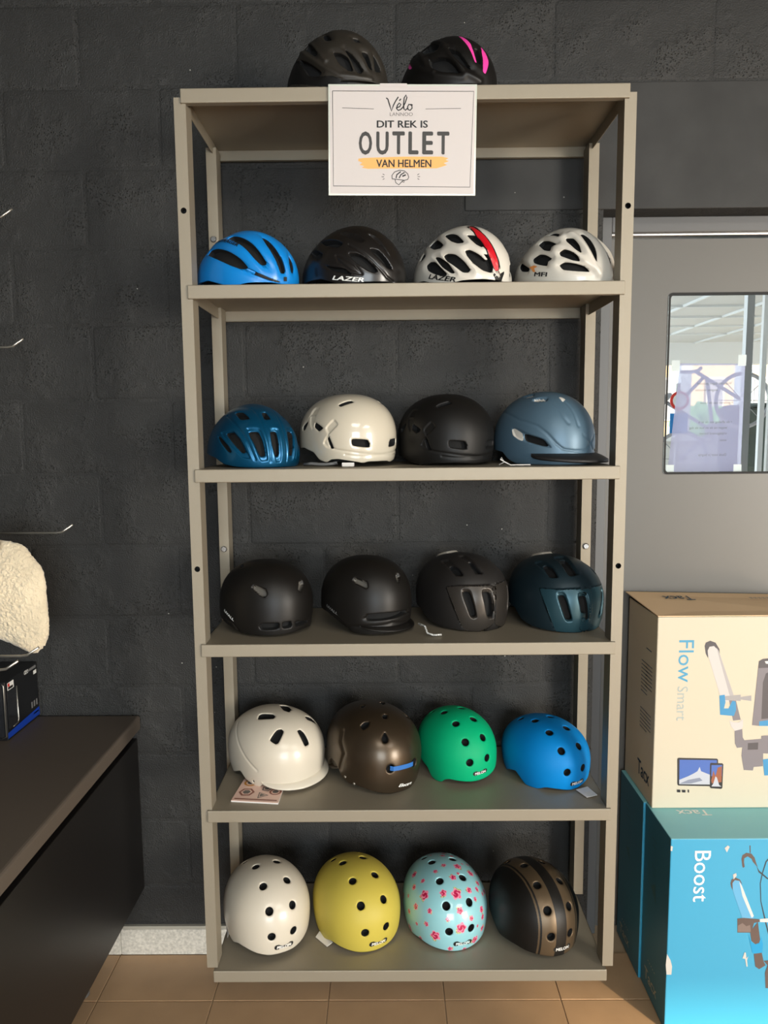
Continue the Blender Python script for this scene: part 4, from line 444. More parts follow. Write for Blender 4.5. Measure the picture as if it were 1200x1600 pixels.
# ================================================================== helmets
def chaikin(P, n=2, c=.25):
    for _ in range(n):
        Q = np.roll(P, -1, 0); P = np.stack([(1-c)*P+c*Q, c*P+(1-c)*Q], 1).reshape(-1, P.shape[1])
    return P
class Dome:
    def __init__(s, d): s.af, s.ab, s.b, s.H, s.zc, s.cu, s.cl, s.p, s.q = d
    def R(s, d):
        a = np.where(d[..., 0] > 0, s.af, s.ab); c = np.where(d[..., 2] > 0, s.cu, s.cl)
        F = ((np.abs(d[..., 0])/a)**s.p+(np.abs(d[..., 1])/s.b)**s.p)**(s.q/s.p)+(np.abs(d[..., 2])/c)**s.q
        return F**(-1/s.q)
    def pt(s, az, th, off=0):
        d = np.stack([np.cos(az)*np.sin(th), np.sin(az)*np.sin(th), np.cos(th)], -1); return d*(s.R(d)+off)[..., None]+np.array([0, 0, s.zc])
    def proj(s, P, off=0):
        v = P-np.array([0, 0, s.zc]); d = v/np.linalg.norm(v, axis=-1, keepdims=True); return d*(s.R(d)+off)[..., None]+np.array([0, 0, s.zc])
    def normal(s, az, th):
        e = 1e-3; a = s.pt(az+e, th)-s.pt(az-e, th); b = s.pt(az, th+e)-s.pt(az, th-e); n = np.cross(b, a); return n/(np.linalg.norm(n, axis=-1, keepdims=True)+1e-12)
    def nrm(s, P):
        e = 1e-4; v = P-np.array([0, 0, s.zc])
        def G(w):
            a = np.where(w[..., 0] > 0, s.af, s.ab); c = np.where(w[..., 2] > 0, s.cu, s.cl)
            return ((np.abs(w[..., 0])/a)**s.p+(np.abs(w[..., 1])/s.b)**s.p)**(s.q/s.p)+(np.abs(w[..., 2])/c)**s.q
        g = np.stack([G(v+e*np.eye(3)[i])-G(v-e*np.eye(3)[i]) for i in range(3)], -1); return g/(np.linalg.norm(g, axis=-1, keepdims=True)+1e-12)
def basis(n):
    t1 = np.cross([0, 0, 1.], n)
    if np.linalg.norm(t1) < .05: t1 = np.array([0, 1., 0])
    t1 = t1/np.linalg.norm(t1); return t1, np.cross(n, t1)
def poly_sdf(q, poly):
    A = poly; B = np.roll(poly, -1, 0); best = np.full(len(q), 1e9); cl = np.zeros_like(q); ins = np.zeros(len(q), bool)
    for a, b in zip(A, B):
        ab = b-a; t = np.clip(((q-a)@ab)/(ab@ab+1e-16), 0, 1); c = a+t[:, None]*ab; d = ((q-c)**2).sum(1)
        m = d < best; best[m] = d[m]; cl[m] = c[m]
        cond = (a[1] > q[:, 1]) != (b[1] > q[:, 1]); xx = a[0]+(q[:, 1]-a[1])*(b[0]-a[0])/(b[1]-a[1]+1e-16); ins ^= cond & (q[:, 0] < xx)
    d = np.sqrt(best); return np.where(ins, -d, d), cl
def line_dist(P, L):
    best = np.full(len(P), 1e9)
    for a, b in zip(L[:-1], L[1:]):
        ab = b-a; t = np.clip(((P-a)@ab)/(ab@ab+1e-16), 0, 1); best = np.minimum(best, ((P-a-t[:, None]*ab)**2).sum(1))
    return np.sqrt(best)
def smooth(x): x = np.clip(x, 0, 1); return x*x*(3-2*x)
def rim_fn(rim):
    if not rim: tab = [(0, .004), (25, .007), (50, .006), (72, 0), (90, .006), (115, .02), (140, .022), (180, .015)]
    else:
        mn = min(z for _, z in rim); tab = [(a, z-mn) for a, z in rim]; tab = [(0, tab[0][1])]+tab+[(180, tab[-1][1])]
    A = np.array([t[0] for t in tab]); Z = np.array([t[1] for t in tab])
    def f(az):
        x = np.abs(np.degrees(az)); return (np.interp(x, A, Z)*2+np.interp(np.abs(x-2.5), A, Z)+np.interp(np.minimum(x+2.5, 180), A, Z))/4
    return f
def theta_of(dome, az, z, off=0):
    lo = np.full(az.shape, .6); hi = np.full(az.shape, 3.0)
    for _ in range(34):
        m = (lo+hi)/2; up = dome.pt(az, m, off)[..., 2] > z; lo = np.where(up, m, lo); hi = np.where(up, hi, m)
    return (lo+hi)/2
def disc_grid(N):
    g = np.linspace(-1, 1, N); u, v = np.meshgrid(g, g, indexing='ij'); x = u*np.sqrt(1-v*v/2); y = v*np.sqrt(1-u*u/2); r = np.sqrt(x*x+y*y); return np.clip(r, 1e-6, 1).ravel(), np.arctan2(y, x).ravel()
def quads(N):
    i = np.arange(N*N).reshape(N, N); return np.stack([i[:-1, :-1], i[1:, :-1], i[1:, 1:], i[:-1, 1:]], -1).reshape(-1, 4)
def np_mesh(name, V, Fq, mi=None, smooth_=True):
    me = bpy.data.meshes.new(name); me.vertices.add(len(V)); me.vertices.foreach_set('co', V.astype(np.float32).ravel())
    n = len(Fq); me.loops.add(n*4); me.loops.foreach_set('vertex_index', Fq.astype(np.int32).ravel()); me.polygons.add(n); me.polygons.foreach_set('loop_start', np.arange(0, 4*n, 4, dtype=np.int32))
    if mi is not None: me.polygons.foreach_set('material_index', mi.astype(np.int32))
    me.polygons.foreach_set('use_smooth', np.full(n, smooth_)); me.update(calc_edges=True); me.validate(); return me
def build_helmet(key, name, label, mats, N=200, group='outlet helmets on the rack', visor=None, strap=True, dish=0., grow=.0010):
    D = HELMETS[key]; dome = Dome(D['dome']); rf = rim_fn(D['rim'])
    root = empty(name); M = D['M']; T = list(D['T']); ZS = min(SHZ, key=lambda z: abs(z-T[2])); T[2] += .0008
    root.matrix_world = Matrix(((M[0][0], M[0][1], M[0][2], T[0]), (M[1][0], M[1][1], M[1][2], T[1]), (M[2][0], M[2][1], M[2][2], T[2]), (0, 0, 0, 1)))
    tag(root, label, 'helmet', group)
    r, az = disc_grid(N); TH = theta_of(dome, az, rf(az)); P = dome.pt(az, r*TH); Nn = dome.nrm(P)
    cell = .36/N*1.1; Fq = quads(N)
    disp = np.zeros(len(P)); dh = np.full(len(P), 1e9); CH = P.copy(); snap = np.zeros(len(P), bool); paints = []
    rad = lambda L: (np.radians(np.array([p[0] for p in L])), np.radians(np.array([p[1] for p in L])))
    items = []
    for f in D['feat']:
        if f[0] in ('h', 'p', 'm', 'g', 'o'): items += [(f, 1)]+([(f, -1)] if f[1] == 'M' else [])
    def region(f, sgn):
        if f[0] == 'o':
            c = dome.pt(np.radians(f[2][0])*sgn, np.radians(f[2][1])); n = dome.nrm(c); t1, t2 = basis(n); an = np.linspace(0, 2*np.pi, 32, endpoint=False); poly = f[3]*np.stack([np.cos(an), np.sin(an)], 1)
        else:
            a, t = rad(f[2]); PP = dome.pt(a*sgn, t); c = dome.proj(PP.mean(0)); n = dome.nrm(c); t1, t2 = basis(n)
            poly = np.stack([(PP-c)@t1, (PP-c)@t2], 1)
            if f[0] == 'h':
                pr, nx_ = np.roll(poly, 1, 0), np.roll(poly, -1, 0); ar = np.sum(poly[:, 0]*nx_[:, 1]-nx_[:, 0]*poly[:, 1]); sg = 1 if ar > 0 else -1
                nn = lambda e: np.stack([e[:, 1], -e[:, 0]], 1)/(np.linalg.norm(e, axis=1, keepdims=True)+1e-9)*sg
                nb = nn(poly-pr)+nn(nx_-poly); nb /= np.maximum(np.linalg.norm(nb, axis=1, keepdims=True), .6); poly = poly+nb*grow
            poly = chaikin(chaikin(poly, 1, .14), 1, .25)
        return c, n, t1, t2, poly
    def field(f, sgn, Q):
        c, n, t1, t2, poly = region(f, sgn); ext = np.abs(poly).max()+.02
        idx = np.where(((Q-c)**2).sum(1) < (ext*1.5)**2)[0]; idx = idx[(Nn[idx]@n) > .05]
        q = np.stack([(Q[idx]-c)@t1, (Q[idx]-c)@t2], 1); d, cl2 = poly_sdf(q, poly); return idx, d, c+cl2[:, :1]*t1+cl2[:, 1:]*t2
    def settle(Q, d, CL):
        """move vertices onto the outline so that no face straddles it"""
        def put(ii): Q[ii] = dome.proj(CL[ii]); d[ii] = 0; snap[ii] = True
        put(np.where((np.abs(d) < .5*cell) & ~snap)[0]); e = 1e-7
        for _ in range(4):
            fd = d[Fq]; st = (fd.min(1) < -e) & (fd.max(1) > e)
            if not st.any(): break
            sub = Fq[st]; ad = np.where(snap[sub] | (np.abs(d[sub]) < e), 9, np.abs(d[sub])); k = ad.argmin(1); v = sub[np.arange(len(sub)), k]; v = v[ad[np.arange(len(sub)), k] < 2.2*cell]
            if not len(v): break
            put(np.unique(v))
    for f, sgn in items:
        if f[0] in 'ho':
            idx, d, CL = field(f, sgn, P); m_ = d < dh[idx]; dh[idx[m_]] = d[m_]; CH[idx[m_]] = CL[m_]
    Q = P.copy(); settle(Q, dh, CH)
    disp -= .0009*np.exp(-np.maximum(dh, 0)/.0012)*(dh < .02); disp -= dish*np.exp(-(np.maximum(dh, 0)/.007)**2)*(dh < .03)
    for f, sgn in items:
        k = f[0]
        if k == 'g':
            a, t = rad(f[2]); L = dome.pt(a*sgn, t); Lf = dome.proj(np.concatenate([np.linspace(L[i], L[i+1], 5)[:-1] for i in range(len(L)-1)]+[L[-1:]])); disp -= f[4]*np.exp(-(line_dist(Q, Lf)/f[3])**2)
        elif k == 'p':
            idx, d, CL = field(f, sgn, Q); disp[idx] -= f[3]*smooth((.0004-d)/.0026)
            if len(f) > 4: paints.append((idx, d+.0012, f[4]))
        elif k == 'm':
            idx, d, CL = field(f, sgn, Q); dd = np.full(len(P), 1e9); dd[idx] = d; CM = P.copy(); CM[idx] = CL; settle(Q, dd, CM); paints.append((idx, dd[idx], f[3]))
    if key == 'f4':                                     # lengthwise bands of print: vertices moved to the band edges first
        for lim in (.14, .46, .50, .535):
            dd = np.abs(Q[:, 1])-lim*dome.b; CM = Q.copy(); CM[:, 1] = np.sign(Q[:, 1]+1e-9)*lim*dome.b; settle(Q, dd, CM)
    V = Q+Nn*disp[:, None]
    keep = ~(dh[Fq].min(1) < -1e-7); mi = np.zeros(len(Fq), int)
    for idx, d, m in paints:
        full = np.full(len(P), 1.); full[idx] = d; mi[np.clip(full[Fq], -.004, .004).mean(1) < -1e-7] = m
    if key == 'f4':
        yc = (np.abs(Q[:, 1])/dome.b)[Fq].mean(1); mi[(yc > .14) & (yc < .46)] = 1; mi[(yc > .50) & (yc < .535)] = 1
    Fk = Fq[keep]; mk = mi[keep]
    # edges left open: outer rim and vent edges
    E = np.concatenate([Fk[:, [0, 1]], Fk[:, [1, 2]], Fk[:, [2, 3]], Fk[:, [3, 0]]]); em = np.concatenate([mk]*4)
    key_ = np.sort(E, 1); kk = key_[:, 0].astype(np.int64)*len(P)+key_[:, 1]; _, inv, cnt = np.unique(kk, return_inverse=True, return_counts=True); open_ = cnt[inv] == 1
    Eo = E[open_]; emo = em[open_]; used = np.unique(Eo); mp = np.full(len(V), -1); nv = len(V)
    ii = np.arange(N*N).reshape(N, N); onb = np.zeros(N*N, bool); onb[ii[0]] = onb[ii[-1]] = True; onb[ii[:, 0]] = onb[ii[:, -1]] = True
    mp[used] = nv+np.arange(len(used)); r1 = V[used]-Nn[used]*.0016; mp2 = mp+len(used); r2 = V[used]-Nn[used]*np.where(onb[used], .006, .019)[:, None]
    V = np.concatenate([V, r1, r2]); a, b = Eo[:, 0], Eo[:, 1]
    W1 = np.stack([b, a, mp[a], mp[b]], 1); W2 = np.stack([mp[b], mp[a], mp2[a], mp2[b]], 1)
    FA = np.concatenate([Fk, W1, W2]); ma = np.concatenate([mk, emo, np.where(onb[a] & onb[b], emo, len(mats))])
    used2 = np.unique(FA); re_ = np.full(len(V), -1); re_[used2] = np.arange(len(used2))
    me = np_mesh('shell', V[used2], re_[FA], ma)
    if any(f[0] == 'f' for f in D['feat']): flower_colours(me, dome, D, V[used2])
    link('shell', me, root, list(mats)+[HOLE])
    # foam liner inside
    N2 = 44; r, az = disc_grid(N2); T1 = theta_of(dome, az, rf(az)+.004, -.016); O = dome.pt(az, r*T1, -.016); I = dome.pt(az, r*T1*.985, -.032); q = quads(N2); k2 = N2*N2
    ii = np.arange(k2).reshape(N2, N2); ring = np.concatenate([ii[:-1, 0], ii[-1, :-1], ii[1:, -1][::-1], ii[0, 1:][::-1]]); nx = np.roll(ring, -1)
    link('foam_liner', np_mesh('foam_liner', np.concatenate([O, I]), np.concatenate([q, q[:, ::-1]+k2, np.stack([ring, nx, nx+k2, ring+k2], 1)])), root, (FOAM,))
    if strap:
        a0 = np.radians(80); pts = []
        for s_ in np.linspace(-1, 1, 13):
            e = a0*(1 if s_ < 0 else -1); p0 = dome.pt(np.array(e), np.array(theta_of(dome, np.array([e]), np.array([.02]))[0]), -.012)
            if abs(s_) > .7: w = (1-abs(s_))/.3; pts.append((p0[0], p0[1]*(1-.15*w), max(.0215*(1-w)+.004, .004)))
            else: pts.append((.05*(1-(s_/.7)**2)+p0[0]*1.0-.02, -s_/.7*abs(p0[1])*.85, .004))
        Mi = root.matrix_world.inverted(); z0 = T[2]
        pts = [tuple(Mi @ Vector(((root.matrix_world @ Vector(p)).xy[:]+(max((root.matrix_world @ Vector(p)).z, ZS+.004),)))) for p in pts]
        vs = []; fs = []
        for i, p in enumerate(pts): vs += [(p[0]-.008, p[1], p[2]), (p[0]+.008, p[1], p[2]), (p[0]+.008, p[1], p[2]+.0015), (p[0]-.008, p[1], p[2]+.0015)]
        for i in range(len(pts)-1): fs += [(i*4+j, i*4+(j+1) % 4, i*4+4+(j+1) % 4, i*4+4+j) for j in range(4)]
        link('chin_strap', mesh('chin_strap', vs, fs), root, (WEB,))
    if visor:
        A, z0, L, drop, vm, th = visor; na, ntt = 40, 7; vs = []; fs = []
        for layer in (0, 1):
            for i in range(na+1):
                e = np.radians(A)*(2*i/na-1); tt = theta_of(dome, np.array([e]), np.array([z0]))[0]; b0 = dome.pt(np.array(e), np.array(tt), -.003); dr = np.array([np.cos(e), np.sin(e), 0]); Lx = L*max(np.cos(e*90/A), 0)**.6+.0035
                for j in range(ntt+1):
                    w = j/ntt; p = b0+dr*Lx*w; p[2] = b0[2]-drop*w**1.6*max(np.cos(e*90/A), 0)**.5-layer*th*(1-.4*w); vs.append(tuple(p))
        ns = ntt+1; k3 = (na+1)*ns
        for i in range(na):
            for j in range(ntt):
                a_ = i*ns+j; fs += [(a_, a_+1, a_+ns+1, a_+ns), (k3+a_, k3+a_+ns, k3+a_+ns+1, k3+a_+1)]
            fs.append((i*ns+ntt, k3+i*ns+ntt, k3+(i+1)*ns+ntt, (i+1)*ns+ntt))
        for i in (0, na): fs += [(i*ns+j, i*ns+j+1, k3+i*ns+j+1, k3+i*ns+j) for j in range(ntt)]
        link('visor', mesh('visor', vs, fs, True), root, (vm,))
    # print and badges laid on the curved shell
    def lay(pname, v2, faces, c, t1, t2, m, off, n0=0):
        PP = dome.proj(c+v2[:, :1]*t1+v2[:, 1:]*t2, off+(np.arange(len(v2))//n0*.00006 if n0 else 0)); o_ = link(pname, mesh(pname, PP, faces), root, (m,)); return _stuff(o_) if pname == 'lettering' else o_
    for f in D['feat']:
        if f[0] in 'tL':
            ends = f[2] if f[0] == 't' else f[1]; a, t = rad(ends); E2 = dome.pt(a, t); c = E2[0]; n = dome.nrm(E2.mean(0)); t1 = E2[1]-E2[0]; w = np.linalg.norm(t1); t1 = t1/w; t2 = np.cross(n, t1); t2 /= np.linalg.norm(t2)
            if f[0] == 't':
                v, fc, n0 = text2d(f[1], .05, .25 if f[1] in ('LAZER', 'Electra') else 0); v = v*np.array([w/v[:, 0].max(), f[3]]); lay('lettering', v, fc, c, t1, t2, PRINT[f[4]], .0007, n0)
            else:
                hh = w*.14; nn = 10; ring = [(w-hh+hh*math.cos(x), hh*math.sin(x)) for x in np.linspace(-math.pi/2, math.pi/2, nn)]+[(hh+hh*math.cos(x), hh*math.sin(x)) for x in np.linspace(math.pi/2, 3*math.pi/2, nn)]
                mid = [((w/2), 0.)]; rv = np.array(ring+mid); b_ = lay('badge', rv, [(i, (i+1) % (2*nn), 2*nn) for i in range(2*nn)], c, t1, t2, INK, .0006)
                v, fc, n0 = text2d('MELON', .035); v = v*np.array([w*.74/v[:, 0].max(), hh*1.2])+np.array([w*.13, -hh*.6]); lay('lettering', v, fc, c, t1, t2, WHITEP, .0011, n0).parent = b_
        elif f[0] == 'k':
            a, t = rad(f[1]); PP = dome.pt(a, t); c = dome.proj(PP.mean(0)); n = dome.nrm(c); t1, t2 = basis(n); v = np.stack([(PP-c)@t1, (PP-c)@t2], 1); lay('emblem', v, [tuple(range(len(v)))], c, t1, t2, PRINT[f[2]], .0008)
    return root, dome, rf
def flower_colours(me, dome, D, V):
    """printed roses: colour stays with the shell, painted per vertex"""
    base = np.array(S(150, 208, 216)[:3]); col = np.tile(base, (len(V), 1)); g = np.random.default_rng(5)
    fl_ = [f for f in D['feat'] if f[0] == 'f'][0][1]; fl_ = [(a, r_) for a, r_ in fl_]
    for _ in range(60):
        a = (g.uniform(20, 200), g.uniform(25, 95)); fl_.append((a, g.uniform(.004, .009)))
    kept = []
    for (a, r_) in fl_:
        c = dome.pt(np.radians(np.array(a[0])), np.radians(np.array(a[1])))
        if any(np.linalg.norm(c-k[0]) < (r_+k[1])*1.02 for k in kept[33:]) and len(kept) > 33: continue
        if len(kept) >= 35 and any(np.linalg.norm(c-k[0]) < (r_+k[1])*1.15 for k in kept): continue
        kept.append((c, r_))
    pink = np.array(S(214, 36, 98)[:3]); light = np.array(S(244, 150, 176)[:3]); deep = np.array(S(176, 18, 70)[:3]); green = np.array(S(128, 160, 84)[:3]); yel = np.array(S(240, 225, 150)[:3])
    for c, r_ in kept:
        n = dome.nrm(c); t1, t2 = basis(n); m = ((V-c)**2).sum(1) < (r_*1.5)**2; q = np.stack([(V[m]-c)@t1, (V[m]-c)@t2], 1)/r_; ph = g.uniform(0, 6.3); rr = np.hypot(q[:, 0], q[:, 1]); an = np.arctan2(q[:, 1], q[:, 0])
        edge = .86+.13*np.cos(5*an+ph); cc = col[m]
        la = np.cos(an-ph*1.7); lf = (rr < edge+.22) & (rr > .5) & (la > .75); cc[lf] = np.where(g.random(lf.sum())[:, None] < .6, green, yel)
        ins = rr < edge; sw = np.sin(9*rr+1.6*an+ph); cc[ins] = np.where((sw > .55)[ins][:, None], light, np.where((sw < -.5)[ins][:, None], deep, pink)); outer = ins & (rr > edge*.82); cc[outer] = light
        cc[rr < .22] = deep; col[m] = cc
    at = me.color_attributes.new('print', 'FLOAT_COLOR', 'POINT'); at.data.foreach_set('color', np.concatenate([col, np.ones((len(col), 1))], 1).astype(np.float32).ravel())
def shell(name, c, rough, metal=0, coat=0, coatr=.06, **k): return mat(name, c, rough, metal, coat, coatr, **k)
FLORAL = shell('floral_gloss', S(150, 208, 216), .35, 0, 1, .04)
ca = FLORAL.node_tree.nodes.new('ShaderNodeVertexColor'); ca.layer_name = 'print'; FLORAL.node_tree.links.new(ca.outputs[0], FLORAL.node_tree.nodes['Principled BSDF'].inputs['Base Color'])
MBLK = shell('matt_black_shell', S(18, 17, 16), .5, spec=.32); OLIVE = shell('matt_dark_shell', S(42, 38, 32), .5); PINK = shell('pink_print', S(240, 70, 165), .4); SBLK = shell('satin_black_shell', S(19, 17, 15), .46, spec=.35)
GBLK = shell('gloss_black_shell', S(30, 27, 25), .35, .2, .45, .18); GWHITE = shell('gloss_white_shell', S(218, 212, 200), .35, 0, .5, .08); RED = shell('red_print', S(205, 20, 35), .35, 0, .6, .06); GREYL = shell('grey_mesh', S(85, 82, 76), .6)
CREAM = shell('cream_white_shell', S(206, 197, 178), .3, 0, 1, .04); PEARL = shell('pearl_white_shell', S(212, 203, 186), .42, .0, .5, .15); SKY = shell('sky_blue_shell', S(10, 132, 214), .42, 0, .3, .2); METB = shell('metallic_blue_shell', S(6, 88, 128), .36, .65, .3, .2)
SLATE = shell('slate_blue_shell', S(84, 110, 128), .42, .25); SILV = shell('silver_reflector', S(205, 200, 190), .4); TEAL = shell('teal_shell', S(24, 42, 50), .45, .3); TEAL2 = shell('teal_satin_highlight', S(38, 70, 81), .37, .45); GRAPH = shell('graphite_shell', S(32, 30, 29), .5, .1); GRAPH2 = shell('graphite_satin_highlight', S(58, 54, 50), .36, .45)  # satin front panels: base colours lightened to hold a painted highlight
BRONZE = shell('bronze_shell', S(76, 64, 50), .36, .7, .3, .2); GREEN = shell('green_shell', S(0, 166, 112), .55, spec=.2); BLUE2 = shell('azure_shell', S(0, 126, 200), .55, spec=.2); YEL = shell('yellow_shell', S(196, 178, 76), .5, spec=.3); BANDB = shell('bronze_band', S(100, 84, 64), .4, .5)
BRIMB = shell('black_brim', S(28, 27, 27), .5)
top = 'shelf topmost'
build_helmet('a1', 'helmet', 'matt dark brown helmet with a visor on the very top of the rack', (OLIVE, MBLK), visor=(58, .018, .022, .006, OLIVE, .004), dish=.0028, grow=.0022)
build_helmet('a2', 'helmet', 'black helmet with pink stripes on the very top of the rack', (SBLK, PINK), dish=.0034, grow=.0022)
build_helmet('b1', 'helmet', 'sky blue road helmet with long black channels on the second shelf', (SKY, MBLK), dish=.0022, grow=.0022)
build_helmet('b2', 'helmet', 'glossy black helmet with white side lettering beside the sky blue road helmet', (GBLK, MBLK))
build_helmet('b3', 'helmet', 'white vented helmet with a red centre stripe on the second shelf', (GWHITE, RED, MBLK), dish=.0028, grow=.0022)
build_helmet('b4', 'helmet', 'plain white many vented road helmet at the right end of the second shelf', (GWHITE,), dish=.0034, grow=.0022)
build_helmet('c1', 'helmet', 'metallic dark blue vented helmet at the left end of the third shelf', (METB,), grow=.0014)
c2 = build_helmet('c2', 'helmet', 'glossy cream white city helmet with a few square vents on the third shelf', (CREAM,), grow=.0016)
build_helmet('c3', 'helmet', 'matt black city helmet between the cream and slate blue helmets', (MBLK,), grow=.0016)
c4 = build_helmet('c4', 'helmet', 'slate blue helmet with black brim at the right end of the third shelf', (SLATE, SILV), visor=(76, .027, .036, .017, BRIMB, .011))
build_helmet('d1', 'helmet', 'matt black helmet with a brow slot divided in three, left end of its shelf', (SBLK, SBLK, GREYL), grow=.0028)
build_helmet('d2', 'helmet', 'matt black helmet with one long undivided brow slot and a short brim', (SBLK, SBLK, GREYL), visor=(64, .020, .012, .012, SBLK, .004), grow=.0028)
d3 = build_helmet('d3', 'helmet', 'graphite grey helmet with upright front vents left of the teal one', (GRAPH, GRAPH2, SILV), grow=.0014)
d4 = build_helmet('d4', 'helmet', 'dark teal helmet with upright front vents beside the right post', (TEAL, TEAL2, SILV), grow=.0014)
e1 = build_helmet('e1', 'helmet', 'glossy pearl white helmet with a small peak standing on a folded leaflet', (PEARL,), visor=(64, .021, .016, .014, PEARL, .004))
e2 = build_helmet('e2', 'helmet', 'bronze metallic helmet with a blue strap across its front holes', (BRONZE, GREYL))
e3 = build_helmet('e3', 'helmet', 'bright green helmet with round holes', (GREEN,))
e4 = build_helmet('e4', 'helmet', 'plain azure blue helmet with round holes and a white tag', (BLUE2,))
f1 = build_helmet('f1', 'helmet', 'off white round holed helmet at the left end of the bottom shelf', (PEARL,))
f2 = build_helmet('f2', 'helmet', 'yellow helmet with round holes on the bottom shelf', (YEL,))
f3 = build_helmet('f3', 'helmet', 'light turquoise helmet printed with pink roses on the bottom shelf', (FLORAL,), N=300)
f4 = build_helmet('f4', 'helmet', 'black helmet with two bronze bands at the right end of the bottom shelf', (SBLK, BANDB))
# small parts that show on single helmets
STRAPB = mat('blue_strap', S(40, 105, 180), .6); TAGW = mat('tag_card', S(240, 236, 230), .6)
def on(h, a, t, off=0): return h[1].pt(np.radians(np.array(a)), np.radians(np.array(t)), off)
def strap_over(h, A, B, w, m, name):
    pa, pb = on(h, *A), on(h, *B); vs = []; n = 10
    for i in range(n+1):
        p = h[1].proj(pa+(pb-pa)*i/n, .0012 if 0 < i < n else -.004); u = np.cross(pb-pa, h[1].nrm(p)); u /= np.linalg.norm(u); vs += [tuple(p-u*w/2), tuple(p+u*w/2)]
    return link(name, mesh(name, vs, [(2*i, 2*i+1, 2*i+3, 2*i+2) for i in range(n)]), h[0], (m,))
ho = [f for f in HELMETS['e2']['feat'] if f[0] == 'o'][0][2]
st = strap_over(e2, (ho[0], ho[1]), (-ho[0], ho[1]), .012, STRAPB, 'front_strap'); st['label'] = 'blue strap across the front holes'
def card(h, name, pts, m, th=.0012):
    """thin tag lying on the shelf, given in world x, y"""
    inv = h[0].matrix_world.inverted(); z = h[2]; vs = [inv @ Vector((x, y, z0+dz)) for dz in (0, th) for x, y, z0 in pts]; k = len(pts)
    return link(name, mesh(name, vs, [tuple(range(k))[::-1], tuple(range(k, 2*k))]+[(i, (i+1) % k, k+(i+1) % k, k+i) for i in range(k)]), h[0], (m,))
card(e4, 'price_tag', [(.436, .09, .664), (.453, .05, .664), (.483, .062, .664), (.470, .106, .664)], TAGW)
card(f2, 'price_tag', [(-.251, .120, .234), (-.217, .083, .234), (-.203, .097, .236), (-.241, .14, .238)], TAGW)
card(f3, 'price_tag', [(-.005, .20, .234), (.012, .165, .234), (.03, .17, .26), (.01, .205, .262)], TAGW)
card(f1, 'price_tag', [(-.502, .16, .234), (-.49, .12, .234), (-.478, .15, .262), (-.485, .17, .262)], TAGW)
card(d4, 'price_tag', [(.478, .20, 1.085), (.492, .19, 1.085), (.492, .195, 1.10)], TAGW)
# reflective cord by the graphite helmet, wire loop by the slate one, strap and clip under the cream one
def local(h, pts): inv = h[0].matrix_world.inverted(); return [inv @ Vector(p) for p in pts]
CORD = mat('speckled_cord', S(190, 190, 186), .4, var=.9, vscale=260)
tube('cord', local(d3, [(.035, .11, 1.098), (.03, .09, 1.108), (.045, .075, 1.105), (.05, .06, 1.092), (.065, .055, 1.088), (.085, .06, 1.088)]), .0025, CORD, d3[0])
def patch(h, name, a0, a1, t0, t1, m, off=.003):
    n_ = 8; A_, T_ = np.meshgrid(np.radians(np.linspace(a0, a1, n_+1)), np.radians(np.linspace(t0, t1, n_+1)), indexing='ij'); e_ = np.minimum(np.minimum(np.arange(n_+1), n_-np.arange(n_+1)), 1); o_ = off*np.minimum(e_[:, None], e_[None, :])-.0004
    V_ = h[1].pt(A_, T_); nv = V_-np.array([0, 0, h[1].zc]); V_ = V_+nv/np.linalg.norm(nv, axis=-1, keepdims=True)*o_[..., None]
    return link(name, mesh(name, V_.reshape(-1, 3), [(i*(n_+1)+j, i*(n_+1)+j+1, (i+1)*(n_+1)+j+1, (i+1)*(n_+1)+j) for i in range(n_) for j in range(n_)], True), h[0], (m,))
for h_ in (d3, d4): patch(h_, 'rear_light', 158, 202, 22, 42, SILV, .005)
tube('tie', local(c4, [(.225, .06, 1.5095), (.238, .06, 1.516), (.231, .062, 1.527), (.229, .064, 1.522), (.24, .06, 1.515), (.252, .055, 1.5085), (.30, .055, 1.509)]), .0014, TAGW, c4[0])
box('label_card', (0, 0, 0), (.03, .001, .009), TAGW, c2[0]).matrix_local = c2[0].matrix_world.inverted() @ Matrix.Translation((-.157, .075, 1.508))
tube('adjuster', local(c2, [(-.255, .12, 1.5118), (-.235, .11, 1.514), (-.21, .105, 1.512), (-.19, .10, 1.513), (-.17, .10, 1.516)]), .004, GREYP, c2[0])
STICK = mat('sticker_blue', S(20, 120, 160), .5)
box('strap_tab', (0, 0, 0), (.010, .004, .006), STICK, e1[0]).matrix_local = e1[0].matrix_world.inverted() @ Matrix.Translation((-.474, .205, .690))
RIV = mat('silver_rivet', S(200, 195, 185), .3, .9)
def rivet(h, a, t, r_):
    p = on(h, a, t, .0004); n_ = h[1].nrm(p); o = cyl('rivet', tuple(p-n_*.002), tuple(n_), r_, .0035, RIV, h[0], 14, .0008); return o
ra = [f for f in HELMETS['e2']['feat'] if f[0] == 'q']
for f in ra: rivet(e2, f[1][0], f[1][1], .0035)
# every helmet rests on its shelf: lift it where a rim or strap would dip into the sheet
bpy.context.view_layer.update()
for r_ in [o for o in COL.objects if o.get('category') == 'helmet']:
    zs = min(SHZ, key=lambda z: abs(z-r_.location.z)); lo = 9
    for c_ in r_.children_recursive:
        a_ = np.empty(len(c_.data.vertices)*3, np.float32); c_.data.vertices.foreach_get('co', a_); mw = np.array(c_.matrix_world); lo = min(lo, (a_.reshape(-1, 3)@mw[2, :3]+mw[2, 3]).min())
    if lo < zs+.0004: r_.location.z += zs+.0004-lo
